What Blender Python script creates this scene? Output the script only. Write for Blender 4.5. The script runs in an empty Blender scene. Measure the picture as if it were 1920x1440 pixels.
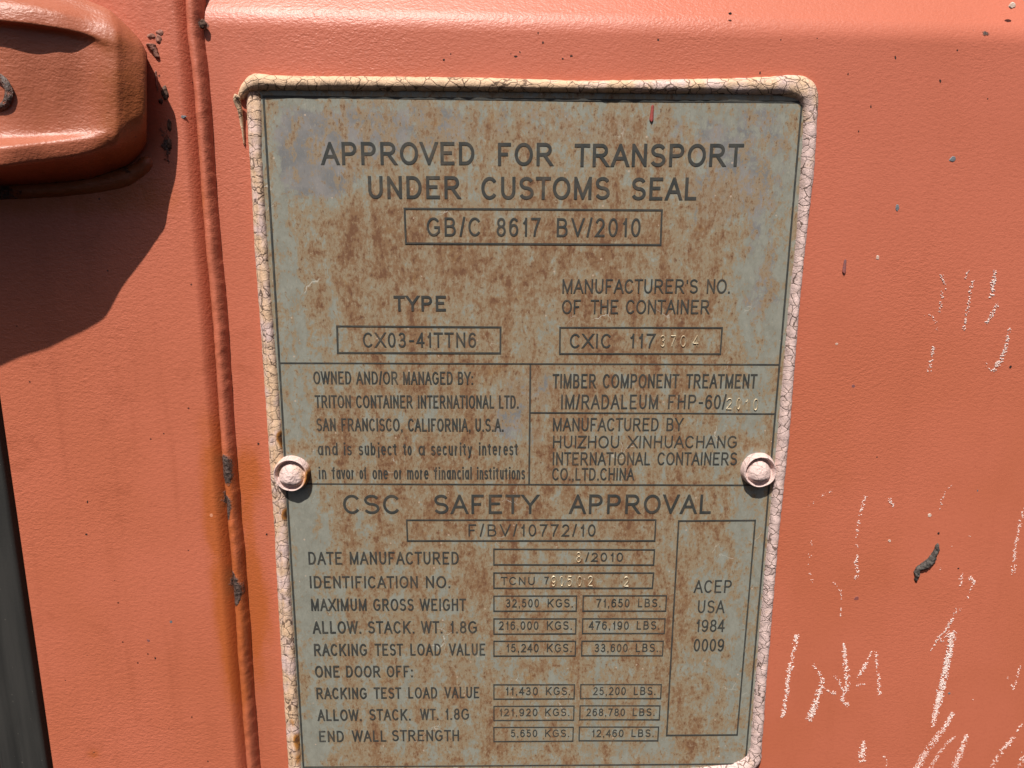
import bpy, bmesh, math, random
import numpy as np
from mathutils import Vector, Matrix, Euler, noise
from mathutils.geometry import delaunay_2d_cdt

random.seed(7)
C = bpy.context.scene.collection
SC = bpy.context.scene

# ------------------------------------------------------------------ camera
FPX = 1442.0
cam = bpy.data.cameras.new('camera')
cam.sensor_fit = 'HORIZONTAL'
cam.sensor_width = 36.0
cam.lens = FPX / 1920 * 36.0
cam.clip_start = 0.01
cam.clip_end = 200
cam_o = bpy.data.objects.new('camera', cam)
cam_o.location = (-0.01405, -0.30121, 0.10256)
cam_o.rotation_euler = (1.34822, -0.00781, -0.01981)
C.objects.link(cam_o)
SC.camera = cam_o
RM = cam_o.rotation_euler.to_matrix()
CP = Vector(cam_o.location)

# ------------------------------------------------------------------ light
SUN = Vector((-0.31, -1.0, 1.70)).normalized()        # towards the sun
sun = bpy.data.lights.new('sun', 'SUN')
sun.energy = 4.6
sun.angle = math.radians(0.55)
sun.color = (1.0, 0.955, 0.89)
sun_o = bpy.data.objects.new('sun', sun)
sun_o.rotation_euler = (-SUN).to_track_quat('-Z', 'Y').to_euler()
sun_o.location = SUN * 3
C.objects.link(sun_o)
world = bpy.data.worlds.new('World')
SC.world = world
world.use_nodes = True
wn = world.node_tree.nodes
sky = wn.new('ShaderNodeTexSky')
sky.sky_type = 'NISHITA'
sky.sun_disc = False
sky.sun_elevation = math.asin(SUN.z)
sky.sun_rotation = math.atan2(SUN.x, SUN.y)
sky.air_density = 0.4
sky.dust_density = 3.0
world.node_tree.links.new(sky.outputs['Color'], wn['Background'].inputs['Color'])
wn['Background'].inputs['Strength'].default_value = 0.05
SC.view_settings.view_transform = 'Standard'
SC.view_settings.look = 'None'
SC.view_settings.exposure = 0.46
SC.view_settings.gamma = 1.0
SC.view_settings.use_curve_mapping = False

# ------------------------------------------------------------------ helpers
def at(px, py, h=0.0):
    """pixel of the 1920x1440 photograph -> point on the vertical plane h metres in front of the plate face"""
    d = RM @ Vector(((px - 960) / FPX, (720 - py) / FPX, -1.0))
    t = (-h - CP.y) / d.y
    return CP + d * t

def nz(x, y, z=0.0):
    return noise.noise(Vector((x, y, z)))

def link(name, me, mat=None, parent=None):
    o = bpy.data.objects.new(name, me)
    C.objects.link(o)
    if mat is not None:
        for m in (mat if isinstance(mat, (list, tuple)) else [mat]):
            me.materials.append(m)
    if parent is not None:
        o.parent = parent
        wp = Vector(parent.location)
        if parent.parent: wp += Vector(parent.parent.location)
        o.location = -wp
    return o

def mesh(name, vs, fs, mat=None, parent=None, smooth=True):
    me = bpy.data.meshes.new(name)
    me.from_pydata([tuple(v) for v in vs], [], fs)
    me.update()
    if smooth:
        me.polygons.foreach_set('use_smooth', [True] * len(me.polygons))
    return link(name, me, mat, parent)

def thing(name, label, cat, loc):
    o = bpy.data.objects.new(name, None)
    o.location = loc
    o.empty_display_size = 0.02
    C.objects.link(o)
    o['label'] = label
    o['category'] = cat
    return o

def attr(me, name, vals):
    a = me.attributes.new(name, 'FLOAT', 'POINT')
    a.data.foreach_set('value', np.asarray(vals, dtype=np.float32))

def grid_faces(nu, nv, flip=False):
    fs = []
    for j in range(nv - 1):
        for i in range(nu - 1):
            a = j * nu + i
            q = (a, a + 1, a + 1 + nu, a + nu)
            fs.append(q[::-1] if flip else q)
    return fs

class NT:
    """small helper for node materials"""
    def __init__(s, name):
        s.m = bpy.data.materials.new(name)
        s.m.use_nodes = True
        s.t = s.m.node_tree
        s.b = s.t.nodes['Principled BSDF']
        s.co = s.n('ShaderNodeTexCoord').outputs['Object']
    def n(s, k, **p):
        o = s.t.nodes.new(k)
        for a, v in p.items(): setattr(o, a, v)
        return o
    def l(s, a, b):
        if isinstance(a, (int, float)): b.default_value = a
        elif isinstance(a, tuple): b.default_value = a if len(a) == 4 or b.type == 'VECTOR' else a + (1,)
        else: s.t.links.new(a, b)
    def mapv(s, sc=(1, 1, 1), loc=(0, 0, 0), v=None):
        o = s.n('ShaderNodeMapping')
        s.l(v or s.co, o.inputs['Vector'])
        o.inputs['Scale'].default_value = sc
        o.inputs['Location'].default_value = loc
        return o.outputs[0]
    def noise(s, scale, detail=2, rough=0.5, v=None, dist=0.0):
        o = s.n('ShaderNodeTexNoise')
        s.l(v or s.co, o.inputs['Vector'])
        o.inputs['Scale'].default_value = scale
        o.inputs['Detail'].default_value = detail
        o.inputs['Roughness'].default_value = rough
        o.inputs['Distortion'].default_value = dist
        return o.outputs['Fac']
    def noisec(s, scale, detail=2, v=None):
        o = s.n('ShaderNodeTexNoise')
        s.l(v or s.co, o.inputs['Vector'])
        o.inputs['Scale'].default_value = scale
        o.inputs['Detail'].default_value = detail
        return o.outputs['Color']
    def vor(s, scale, feature='F1', v=None, out='Distance', rnd=1.0):
        o = s.n('ShaderNodeTexVoronoi', feature=feature)
        s.l(v or s.co, o.inputs['Vector'])
        o.inputs['Scale'].default_value = scale
        o.inputs['Randomness'].default_value = rnd
        return o.outputs[out]
    def ramp(s, f, a, b):
        """smooth 0..1 between a and b (a may be > b)"""
        o = s.n('ShaderNodeMapRange', interpolation_type='SMOOTHSTEP')
        s.l(f, o.inputs['Value'])
        if a <= b:
            o.inputs['From Min'].default_value = a; o.inputs['From Max'].default_value = b
            o.inputs['To Min'].default_value = 0; o.inputs['To Max'].default_value = 1
        else:
            o.inputs['From Min'].default_value = b; o.inputs['From Max'].default_value = a
            o.inputs['To Min'].default_value = 1; o.inputs['To Max'].default_value = 0
        return o.outputs[0]
    def math(s, op, a, b=0.0, c=None):
        o = s.n('ShaderNodeMath', operation=op)
        s.l(a, o.inputs[0]); s.l(b, o.inputs[1])
        if c is not None: s.l(c, o.inputs[2])
        return o.outputs[0]
    def mix(s, f, a, b, mode='MIX'):
        o = s.n('ShaderNodeMix', data_type='RGBA', blend_type=mode)
        s.l(f, o.inputs[0]); s.l(a, o.inputs[6]); s.l(b, o.inputs[7])
        return o.outputs[2]
    def at(s, name):
        return s.n('ShaderNodeAttribute', attribute_name=name).outputs['Fac']
    def sep(s, v):
        o = s.n('ShaderNodeSeparateXYZ'); s.l(v, o.inputs[0]); return o.outputs
    def bump(s, h, dist, strength=1.0, prev=None):
        o = s.n('ShaderNodeBump')
        s.l(h, o.inputs['Height'])
        o.inputs['Distance'].default_value = dist
        s.l(strength, o.inputs['Strength'])
        if prev is not None: s.l(prev, o.inputs['Normal'])
        return o.outputs[0]
    def done(s, col, rough=0.6, spec=0.4, metal=0.0, normal=None):
        s.l(col, s.b.inputs['Base Color'])
        s.l(rough, s.b.inputs['Roughness'])
        s.l(spec, s.b.inputs['Specular IOR Level'])
        s.l(metal, s.b.inputs['Metallic'])
        if normal is not None: s.l(normal, s.b.inputs['Normal'])
        return s.m

# ------------------------------------------------------------------ materials
def paint_material(name, rusty=False):
    t = NT(name)
    broad = t.noise(14, 3, 0.55)
    streak = t.noise(1, 3, 0.6, t.mapv((120, 120, 9)))
    col = t.mix(t.ramp(broad, 0.35, 0.68), (0.500, 0.140, 0.078), (0.455, 0.125, 0.063))
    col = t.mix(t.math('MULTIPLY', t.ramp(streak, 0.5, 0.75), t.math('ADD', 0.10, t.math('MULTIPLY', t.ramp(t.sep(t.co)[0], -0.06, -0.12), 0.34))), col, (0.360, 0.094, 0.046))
    # slightly bleached upper region of the panel
    z = t.sep(t.co)[2]
    bl = t.math('MULTIPLY', t.ramp(t.math('ADD', z, t.math('MULTIPLY', broad, 0.08)), 0.02, 0.24), 0.35)
    col = t.mix(bl, col, (0.475, 0.130, 0.088))
    # smudges
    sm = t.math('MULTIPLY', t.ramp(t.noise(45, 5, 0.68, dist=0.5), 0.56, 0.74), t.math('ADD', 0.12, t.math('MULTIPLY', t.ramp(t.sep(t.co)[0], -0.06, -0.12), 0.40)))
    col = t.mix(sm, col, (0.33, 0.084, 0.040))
    fine = t.noise(900, 3, 0.6)
    col = t.mix(t.math('MULTIPLY', t.ramp(fine, 0.5, 0.72), 0.25), col, (0.38, 0.092, 0.05))
    rust = t.at('rust'); grime = t.at('grime')
    rn = t.noise(110, 6, 0.75, t.mapv((1.3, 1, 0.6)))
    rf = t.math('MULTIPLY', rust, t.math('ADD', 0.0, t.math('MULTIPLY', rn, 1.9)))
    col = t.mix(t.math('MULTIPLY', t.ramp(rf, 0.12, 0.95), 0.85), col, (0.40, 0.098, 0.022))
    if rusty:
        col = t.mix(0.78, col, (0.325, 0.092, 0.042))
        rz = t.math('MULTIPLY', t.ramp(t.math('ADD', t.noise(75, 5, 0.65), t.math('MULTIPLY', rust, 0.42)), 0.50, 0.90), 0.85)
        col = t.mix(rz, col, (0.30, 0.082, 0.022))
    gn = t.noise(420, 5, 0.75)
    gf = t.ramp(t.math('ADD', grime, t.math('MULTIPLY', t.math('SUBTRACT', gn, 0.5), 1.1)), 0.38, 0.62)
    gcol = t.mix(t.ramp(t.noise(900, 3, 0.7), 0.4, 0.6), (0.035, 0.022, 0.018), (0.13, 0.085, 0.07))
    col = t.mix(gf, col, gcol)
    # sparse dark flecks
    v = t.n('ShaderNodeTexVoronoi'); t.l(t.co, v.inputs['Vector']); v.inputs['Scale'].default_value = 190
    r = t.sep(v.outputs['Color'])[0]
    fl = t.math('MULTIPLY', t.math('GREATER_THAN', r, 0.86),
                t.math('LESS_THAN', v.outputs['Distance'], t.math('MULTIPLY', t.sep(v.outputs['Color'])[1], 0.085)))
    fl = t.math('MULTIPLY', fl, 0.85)
    col = t.mix(fl, col, (0.05, 0.018, 0.014))
    v2 = t.n('ShaderNodeTexVoronoi'); t.l(t.mapv((1, 1, 1), (3.1, 1.7, 2.2)), v2.inputs['Vector']); v2.inputs['Scale'].default_value = 110
    r2 = t.sep(v2.outputs['Color'])[0]
    f2 = t.math('MULTIPLY', t.math('GREATER_THAN', r2, 0.9),
                t.math('LESS_THAN', v2.outputs['Distance'], t.math('MULTIPLY', t.sep(v2.outputs['Color'])[2], 0.035)))
    col = t.mix(f2, col, (0.75, 0.5, 0.4))
    # orange peel
    h1 = t.noise(640, 2, 0.5, t.mapv((0.72, 1, 1.15)))
    h2 = t.noise(1350, 2, 0.55, t.mapv((0.75, 1, 1.2)))
    sx = t.sep(t.co)[0]
    pt = t.math('SUBTRACT', t.ramp(t.noise(11, 2), 0.35, 0.65), t.math('MULTIPLY', t.ramp(t.math('SUBTRACT', sx, t.math('MULTIPLY', z, 0.5)), 0.05, 0.18), 0.75))
    nb = t.bump(h1, 0.00027, t.math('ADD', 0.40, t.math('MULTIPLY', pt, 0.30)))
    nb = t.bump(h2, 0.00022, t.math('ADD', 0.40, t.math('MULTIPLY', pt, 0.45)), nb)
    nb = t.bump(t.math('MULTIPLY', gf, gn), 0.0009, 0.8, nb)
    rough = t.math('ADD', 0.36, t.math('MULTIPLY', broad, 0.14))
    return t.done(col, rough, 0.5, 0.0, nb)

def plate_colour(t, with_attr=True):
    """weathered greenish steel with rust bloom; same pattern runs over plate and lettering"""
    wob = t.noisec(60, 4)
    vv = t.n('ShaderNodeVectorMath', operation='MULTIPLY_ADD')
    t.l(wob, vv.inputs[0]); vv.inputs[1].default_value = (0.008, 0.0, 0.008); t.l(t.co, vv.inputs[2])
    wv = vv.outputs[0]
    streak = t.noise(1, 5, 0.66, t.mapv((130, 130, 27), v=wv))
    mid = t.noise(75, 6, 0.72, wv)
    m2 = t.noise(1, 5, 0.7, t.mapv((230, 230, 150), (4, 0, 2), v=wv))
    fine = t.noise(560, 4, 0.75, t.mapv((1.3, 1, 0.8)))
    grain = t.noise(1, 3, 0.65, t.mapv((1500, 1500, 420)))
    rb = t.at('rustbias'); bb = t.at('bluebias')
    def cen(x, k): return t.math('MULTIPLY', t.math('SUBTRACT', x, 0.5), k)
    col = t.mix(t.ramp(m2, 0.3, 0.7), (0.252, 0.250, 0.208), (0.192, 0.190, 0.156))
    bl = t.ramp(t.math('ADD', bb, t.math('ADD', cen(mid, 1.6), cen(m2, 1.0))), 0.30, 0.52)
    bcol = t.mix(t.ramp(t.noise(120, 3), 0.35, 0.65), (0.150, 0.148, 0.150), (0.225, 0.205, 0.196))
    col = t.mix(t.math('MULTIPLY', bl, 0.9), col, bcol)
    r = t.math('ADD', rb, t.math('ADD', cen(streak, 1.25), cen(mid, 0.70)))
    r = t.math('ADD', r, t.math('ADD', cen(m2, 1.25), cen(fine, 1.15)))
    f1 = t.ramp(r, 0.0, 0.13)
    col = t.mix(t.math('MULTIPLY', f1, 0.80), col, (0.262, 0.188, 0.108))
    f2 = t.ramp(r, 0.15, 0.42)
    col = t.mix(t.math('MULTIPLY', f2, 0.82), col, (0.196, 0.100, 0.045))
    f3 = t.ramp(t.math('ADD', r, cen(t.noise(260, 4, 0.7, wv), 0.8)), 0.40, 0.58)
    col = t.mix(t.math('MULTIPLY', f3, 0.80), col, (0.130, 0.055, 0.026))
    # ochre bloom
    oc = t.math('MULTIPLY', t.ramp(t.noise(85, 5, 0.7, t.mapv((1, 1, 1), (5, 2, 3))), 0.58, 0.72), 0.45)
    col = t.mix(t.math('MULTIPLY', oc, t.ramp(r, 0.02, 0.2)), col, (0.30, 0.175, 0.065))
    # dark freckles and pale grit
    fr = t.math('MULTIPLY', t.ramp(fine, 0.57, 0.66), t.math('ADD', 0.12, t.math('MULTIPLY', t.ramp(r, 0.0, 0.3), 0.6)))
    col = t.mix(fr, col, (0.095, 0.045, 0.025))
    gr = t.math('MULTIPLY', t.ramp(grain, 0.60, 0.74), 0.35)
    col = t.mix(gr, col, (0.40, 0.36, 0.28))
    col = t.mix(t.math('MULTIPLY', t.ramp(fine, 0.42, 0.32), 0.30), col, (0.42, 0.34, 0.24))
    col = t.mix(t.math('MULTIPLY', t.ramp(grain, 0.42, 0.28), 0.35), col, (0.10, 0.08, 0.058))
    v = t.n('ShaderNodeTexVoronoi'); t.l(t.co, v.inputs['Vector']); v.inputs['Scale'].default_value = 330
    cs = t.sep(v.outputs['Color'])
    g2 = t.math('MULTIPLY', t.math('GREATER_THAN', cs[0], 0.80), t.math('LESS_THAN', v.outputs['Distance'], t.math('MULTIPLY', cs[1], 0.13)))
    col = t.mix(t.math('MULTIPLY', g2, 0.7), col, (0.48, 0.36, 0.27))
    return col, r, mid, fine, grain, f2

def plate_material():
    t = NT('weathered steel plate')
    col, r, mid, fine, grain, f2 = plate_colour(t)
    # pale curly scratches
    wv = t.n('ShaderNodeVectorMath', operation='MULTIPLY_ADD')
    t.l(t.noisec(160, 3), wv.inputs[0]); wv.inputs[1].default_value = (0.012, 0, 0.012); t.l(t.co, wv.inputs[2])
    e = t.vor(70, 'DISTANCE_TO_EDGE', wv.outputs[0])
    sc = t.math('MULTIPLY', t.math('LESS_THAN', e, 0.010), t.ramp(t.noise(42, 2), 0.63, 0.70))
    col = t.mix(t.math('MULTIPLY', sc, 0.65), col, (0.50, 0.47, 0.40))
    nb = t.bump(fine, 0.00016, 0.5)
    nb = t.bump(grain, 0.00006, 0.5, nb)
    nb = t.bump(t.math('MULTIPLY', sc, -1.0), 0.0001, 0.5, nb)
    return t.done(col, t.math('ADD', 0.55, t.math('MULTIPLY', f2, 0.25)), 0.35, 0.0, nb)

def ink_material():
    t = NT('dark etched lettering')
    pc, r, mid, fine, grain, f2 = plate_colour(t)
    base = t.mix(t.ramp(t.noise(200, 3), 0.35, 0.65), (0.034, 0.037, 0.035), (0.052, 0.050, 0.044))
    wear = t.math('ADD', t.math('MULTIPLY', t.ramp(fine, 0.52, 0.75), 0.30), t.math('MULTIPLY', t.ramp(mid, 0.50, 0.72), 0.22))
    col = t.mix(wear, base, pc)
    return t.done(col, 0.6, 0.25, 0.0, t.bump(fine, 0.0001, 0.4))

def sealant_material():
    t = NT('cracked cream sealant')
    wv = t.n('ShaderNodeVectorMath', operation='MULTIPLY_ADD')
    t.l(t.noisec(260, 3), wv.inputs[0]); wv.inputs[1].default_value = (0.0028, 0.0028, 0.0028); t.l(t.co, wv.inputs[2])
    e1 = t.vor(235, 'DISTANCE_TO_EDGE', t.mapv((0.85, 0.5, 1.25), v=wv.outputs[0]))
    e2 = t.vor(430, 'DISTANCE_TO_EDGE', t.mapv((1, 0.5, 1), (7, 0, 3), v=wv.outputs[0]))
    wide = t.noise(90, 2)
    c1 = t.ramp(t.math('SUBTRACT', e1, t.math('MULTIPLY', t.ramp(wide, 0.35, 0.7), 0.018)), 0.030, 0.006)
    c2 = t.math('MULTIPLY', t.ramp(e2, 0.035, 0.008), t.ramp(t.noise(75, 2, v=t.mapv((1, 1, 1), (2, 9, 4))), 0.42, 0.62))
    pk = t.math('ADD', t.at('pink'), t.math('MULTIPLY', t.math('SUBTRACT', t.noise(150, 3), 0.5), 1.5))
    col = t.mix(t.ramp(pk, 0.25, 0.75), (0.66, 0.450, 0.295), (0.66, 0.485, 0.445))
    col = t.mix(t.math('MULTIPLY', t.ramp(t.noise(330, 4, 0.7), 0.52, 0.72), 0.30), col, (0.48, 0.29, 0.16))
    ru = t.math('MULTIPLY', t.at('rust'), t.math('ADD', 0.5, t.noise(240, 4, 0.7)))
    col = t.mix(t.ramp(ru, 0.22, 0.7), col, (0.42, 0.17, 0.035))
    col = t.mix(t.ramp(ru, 0.62, 0.95), col, (0.12, 0.045, 0.015))
    ck = t.math('MAXIMUM', t.math('MULTIPLY', c1, 0.82), t.math('MULTIPLY', c2, 0.55))
    ck = t.math('MULTIPLY', ck, t.at('crackle'))
    col = t.mix(ck, col, (0.085, 0.048, 0.032))
    hh = t.math('ADD', t.ramp(e1, 0.0, 0.055), t.math('MULTIPLY', t.ramp(e2, 0, 0.05), 0.3))
    nb = t.bump(hh, 0.00028, t.math('MULTIPLY', t.at('crackle'), 0.6))
    nb = t.bump(t.noise(700, 5, 0.75, dist=0.6), 0.0007, 0.7, nb)
    return t.done(col, 0.78, 0.25, 0.0, nb)

def simple(name, c1, c2, scale=200, rough=0.6, spec=0.3, bump=0.0002, metal=0.0, bscale=None):
    t = NT(name)
    f = t.noise(scale, 4, 0.65)
    col = t.mix(t.ramp(f, 0.35, 0.65), c1, c2)
    return t.done(col, rough, spec, metal, t.bump(t.noise(bscale or scale * 2.5, 4, 0.65), bump, 0.7))

def rubber_material():
    t = NT('weathered black rubber')
    f = t.noise(1, 4, 0.6, t.mapv((260, 260, 18)))
    col = t.mix(t.ramp(f, 0.35, 0.7), (0.027, 0.026, 0.024), (0.037, 0.035, 0.032))
    v = t.n('ShaderNodeTexVoronoi'); t.l(t.co, v.inputs['Vector']); v.inputs['Scale'].default_value = 420
    cs = t.sep(v.outputs['Color'])
    d = t.math('MULTIPLY', t.math('GREATER_THAN', cs[0], 0.75), t.math('LESS_THAN', v.outputs['Distance'], t.math('MULTIPLY', cs[1], 0.16)))
    col = t.mix(t.math('MULTIPLY', d, 0.6), col, (0.20, 0.18, 0.15))
    return t.done(col, 0.55, 0.4, 0.0, t.bump(t.noise(900, 3, 0.6), 0.0001, 0.6))

M = dict(
    paint=paint_material('faded oxide red paint'),
    bracket=paint_material('rust stained oxide red paint', True),
    plate=plate_material(),
    ink=ink_material(),
    seal=sealant_material(),
    rubber=rubber_material(),
    stamp=simple('punched metal with glint tone', (0.62, 0.54, 0.39), (0.38, 0.28, 0.17), 900, 0.38, 0.6, 0.00005, 0.35),  # pale gold tone imitates glints in the stamped grooves
    chalk=simple('white chalk', (0.76, 0.66, 0.62), (0.68, 0.50, 0.44), 900, 0.9, 0.1, 0.0002),
    tar=simple('dry black tar', (0.040, 0.034, 0.030), (0.10, 0.088, 0.078), 700, 0.75, 0.3, 0.0006, bscale=900),
    chipdark=simple('bare dark chip', (0.020, 0.014, 0.013), (0.05, 0.028, 0.024), 800, 0.7, 0.2),
    chipgrey=simple('bare grey metal chip', (0.17, 0.185, 0.20), (0.12, 0.125, 0.135), 800, 0.5, 0.4),
    chippale=simple('pale grit', (0.62, 0.50, 0.43), (0.5, 0.33, 0.26), 800, 0.8, 0.2),
    peach=simple('pale orange primer chip', (0.62, 0.27, 0.16), (0.55, 0.22, 0.12), 700, 0.6, 0.3),
    drip=simple('red paint drip', (0.30, 0.058, 0.048), (0.25, 0.05, 0.04), 500, 0.45, 0.4),
    greydrip=simple('grey purple paint drip', (0.19, 0.085, 0.088), (0.24, 0.075, 0.065), 500, 0.5, 0.4),
    scale=simple('flaking paint scale', (0.19, 0.085, 0.062), (0.34, 0.165, 0.125), 600, 0.8, 0.2, 0.0006, bscale=800),
    crust=simple('crusty rust scale', (0.05, 0.026, 0.018), (0.17, 0.10, 0.075), 700, 0.85, 0.2, 0.0009, bscale=800),
)

HR = -0.0015      # face of the right hand panel (plate face is 0)
HL = 0.0004       # face of the panel left of the weld

# ------------------------------------------------------------------ container
box = thing('shipping_container', 'faded orange-red painted steel container wall with vertical weld seam, rusty bracket and chalk marks',
            'shipping container', at(960, 1440, HR))

RUST = [(420, 960, 24, 190, .7), (436, 1180, 24, 170, .75), (455, 1340, 20, 120, .5), (462, 980, 16, 150, .55), (476, 1180, 16, 160, .6), (378, 300, 14, 200, .35), (396, 600, 14, 160, .35), (404, 905, 30, 70, .9), (408, 985, 28, 60, .8), (425, 1105, 32, 75, .9), (432, 1200, 30, 60, .6), (470, 890, 30, 75, .8),
        (480, 1110, 26, 80, .7), (440, 1290, 40, 60, .35), (500, 1200, 25, 120, .4), (176, 1412, 16, 14, .8), (300, 250, 25, 90, .35),
        (60, 380, 240, 26, .9), (250, 350, 60, 30, .7), (380, 800, 30, 60, .3)]
GRIME = [(427, 868, 13, 22, 1.1), (432, 893, 9, 14, .8), (426, 938, 13, 18, 1.05), (431, 962, 6, 18, .7), (444, 1100, 16, 22, 1.2), (440, 1075, 7, 14, .8), (446, 1122, 7, 10, .7),
         (176, 1412, 8, 7, .75), (312, 285, 9, 30, .45), (303, 240, 9, 30, .4), (290, 66, 14, 12, .40), (318, 270, 6, 26, .45),
         (60, 352, 90, 9, .85), (200, 336, 70, 9, .7), (381, 46, 7, 10, .8), (1855, 60, 10, 7, .62)]
def blobs(lst, h):
    return [(at(x, y, h), rx * 0.000215, ry * 0.000215, a) for x, y, rx, ry, a in lst]
RB, GB = blobs(RUST, 0), blobs(GRIME, 0)
def field(bl, xs, zs):
    out = np.zeros(len(xs))
    for p, rx, rz, a in bl:
        out += a * np.exp(-(((xs - p.x) / rx) ** 2 + ((zs - p.z) / rz) ** 2))
    return np.clip(out, 0, 1.2)

def add_stains(o):
    n = len(o.data.vertices)
    co = np.empty(n * 3); o.data.vertices.foreach_get('co', co); co = co.reshape(-1, 3)
    attr(o.data, 'rust', field(RB, co[:, 0], co[:, 2]))
    attr(o.data, 'grime', field(GB, co[:, 0], co[:, 2]))

# weld line (vertical in the world)
XW = at(420, 700).x
# right-hand panel: flat face, rounded bend, flange that leans back
def bend_z(x):
    a, b = at(380, 52, HR), at(1900, 84, HR)
    return a.z + (b.z - a.z) * (x - a.x) / (b.x - a.x)
R, ANG = 0.0150, math.radians(34)
prof = []
for z in np.arange(-0.40, 0.0001, 0.0016): prof.append((z, 0.0))
for k in range(1, 15):
    a = ANG * k / 14
    prof.append((R * math.sin(a), R * (1 - math.cos(a))))
for k in range(1, 22):
    d = 0.0022 * k
    prof.append((prof[0][0] * 0 + R * math.sin(ANG) + d * math.cos(ANG), R * (1 - math.cos(ANG)) + d * math.sin(ANG)))
xs = np.arange(XW - 0.001, XW + 0.40, 0.0018)
vs = []
for (dz, back) in prof:
    for x in xs:
        w = 0.00018 * nz(x * 22, dz * 22, 3) + 0.00035 * nz(x * 6, dz * 6, 8)
        vs.append((x, -HR + back + w, bend_z(x) + dz))
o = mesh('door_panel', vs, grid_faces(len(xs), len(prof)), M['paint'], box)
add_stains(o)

# left-hand panel: flat, both long edges rolled inwards
xl = at(60, 1150, HL).x + 0.0016
x_l = at(8, 850, HL).x; x_l2 = at(103, 1440, HL).x
XLE = 0.5 * (x_l + x_l2)
XRE = at(399, 700).x
cols = []
for k in range(9):
    a = math.radians(90) * (1 - k / 8)
    cols.append((XLE + 0.0012 * (1 - math.sin(a)), 0.0012 * (1 - math.cos(a)) + (0.004 if k == 0 else 0)))
for x in np.arange(XLE + 0.003, XRE - 0.0042, 0.0018): cols.append((x, 0))
for k in range(9):
    a = k / 8
    cols.append((XRE - 0.0040 + 0.0046 * a, 0.0052 * a ** 1.9))
zs = np.arange(-0.26, 0.225, 0.0018)
vs = []
for z in zs:
    for x, b in cols:
        w = 0.00015 * nz(x * 25, z * 25, 13) + 0.0003 * nz(x * 7, z * 7, 18)
        vs.append((x, -HL + b + w, z))
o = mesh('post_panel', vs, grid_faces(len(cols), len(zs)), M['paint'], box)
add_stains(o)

# ------------------------------------------------------------------ sweeps
def resample(pts, step):
    P = np.array(pts, float)
    d = np.r_[0, np.cumsum(np.linalg.norm(np.diff(P[:, :3], axis=0), axis=1))]
    n = max(2, int(d[-1] / step) + 1)
    s = np.linspace(0, d[-1], n)
    Q = np.stack([np.interp(s, d, P[:, k]) for k in range(P.shape[1])], 1)
    return Q
def smooth(Q, it):
    for _ in range(it):
        Q[1:-1] = 0.25 * Q[:-2] + 0.5 * Q[1:-1] + 0.25 * Q[2:]
    return Q

def sweep(name, pts, prof_fn, nseg, mat, parent, step=0.0007, it=3, taper=(0, 0), seed=0, rough=0.10):
    """pts: (x, y, z, halfwidth, height). prof_fn(t, s) -> relative height for t in -1..1"""
    Q = smooth(resample(pts, step), it)
    vs = []
    n = len(Q)
    ln = np.r_[0, np.cumsum(np.linalg.norm(np.diff(Q[:, :3], axis=0), axis=1))]
    for i in range(n):
        a = Q[max(i - 1, 0)]; b = Q[min(i + 1, n - 1)]
        tx, tz = b[0] - a[0], b[2] - a[2]
        l = math.hypot(tx, tz) or 1
        nx, nz_ = -tz / l, tx / l
        e = 1.0
        if taper[0] and ln[i] < taper[0]: e = math.sqrt(max(0.0, 1 - (1 - ln[i] / taper[0]) ** 2))
        if taper[1] and ln[-1] - ln[i] < taper[1]: e = math.sqrt(max(0.0, 1 - (1 - (ln[-1] - ln[i]) / taper[1]) ** 2))
        e = max(e, 0.04)
        for k in range(nseg + 1):
            t = -math.cos(math.pi * k / nseg)
            hh = prof_fn(t, ln[i])
            x = Q[i, 0] + nx * t * Q[i, 3] * e; z = Q[i, 2] + nz_ * t * Q[i, 3] * e
            rr = 1 + rough * nz(x * 260, z * 260, seed) + rough * nz(x * 90, z * 90, seed + 4)
            vs.append((x + 0.00018 * nz(x * 400, z * 400, seed + 1), Q[i, 1] - hh * Q[i, 4] * e * rr, z + 0.00018 * nz(x * 400, z * 400, seed + 2)))
    return vs, grid_faces(nseg + 1, n, True), Q

def dome(t, s): return math.sqrt(max(0.0, 1 - t * t)) ** 0.9

# weld bead: rippled rounded ridge down the seam
path = []
for py in range(-120, 1640, 20):
    wob = 0.00022 * math.sin(py * 0.013) + 0.0003 * nz(py * 0.02, 1.0) + (-0.0008 if -60 < py < 230 else 0) * math.exp(-((py - 60) / 90) ** 2)
    p = at(369 + (475 - 369) * py / 1440.0 + 1, py)
    path.append((XW - 0.0003 + wob, 0.0042, p.z, 0.0031 + 0.00025 * nz(py * 0.008, 5), 0.0075 + 0.0004 * nz(py * 0.012, 9)))
def weldprof(t, s):
    # travelling upwards the panel side is t < 0
    return (max(0.0, 1 - abs(t) ** (3.4 if t < 0 else 2.0))) ** 0.75
vs, fs, _ = sweep('weld_bead', path, weldprof, 20, None, None, 0.0008, 5, seed=3, rough=0.035)
o = mesh('weld_bead', vs, fs, M['paint'], box)
add_stains(o)

# rubber gasket beyond the left panel's edge
gx = XLE - 0.0019
gp = [(0.0, 0.012), (0.0, 0.0004), (-0.0004, -0.0004), (-0.0014, -0.0010), (-0.0060, -0.0010), (-0.0100, -0.0006), (-0.0116, 0.0004), (-0.0126, -0.0004),
      (-0.0150, -0.0012), (-0.0190, -0.0008), (-0.0215, 0.0010), (-0.0225, 0.006), (-0.0230, 0.014)]
vs = []
zs2 = np.arange(-0.22, 0.14, 0.002)
for z in zs2:
    for x, b in gp:
        vs.append((gx + x + 0.00025 * nz(z * 30, x * 40, 2), -HL + b + 0.00015 * nz(z * 40, x * 300, 7), z))
mesh('door_gasket', vs, grid_faces(len(gp), len(zs2)), M['rubber'], box)
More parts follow.
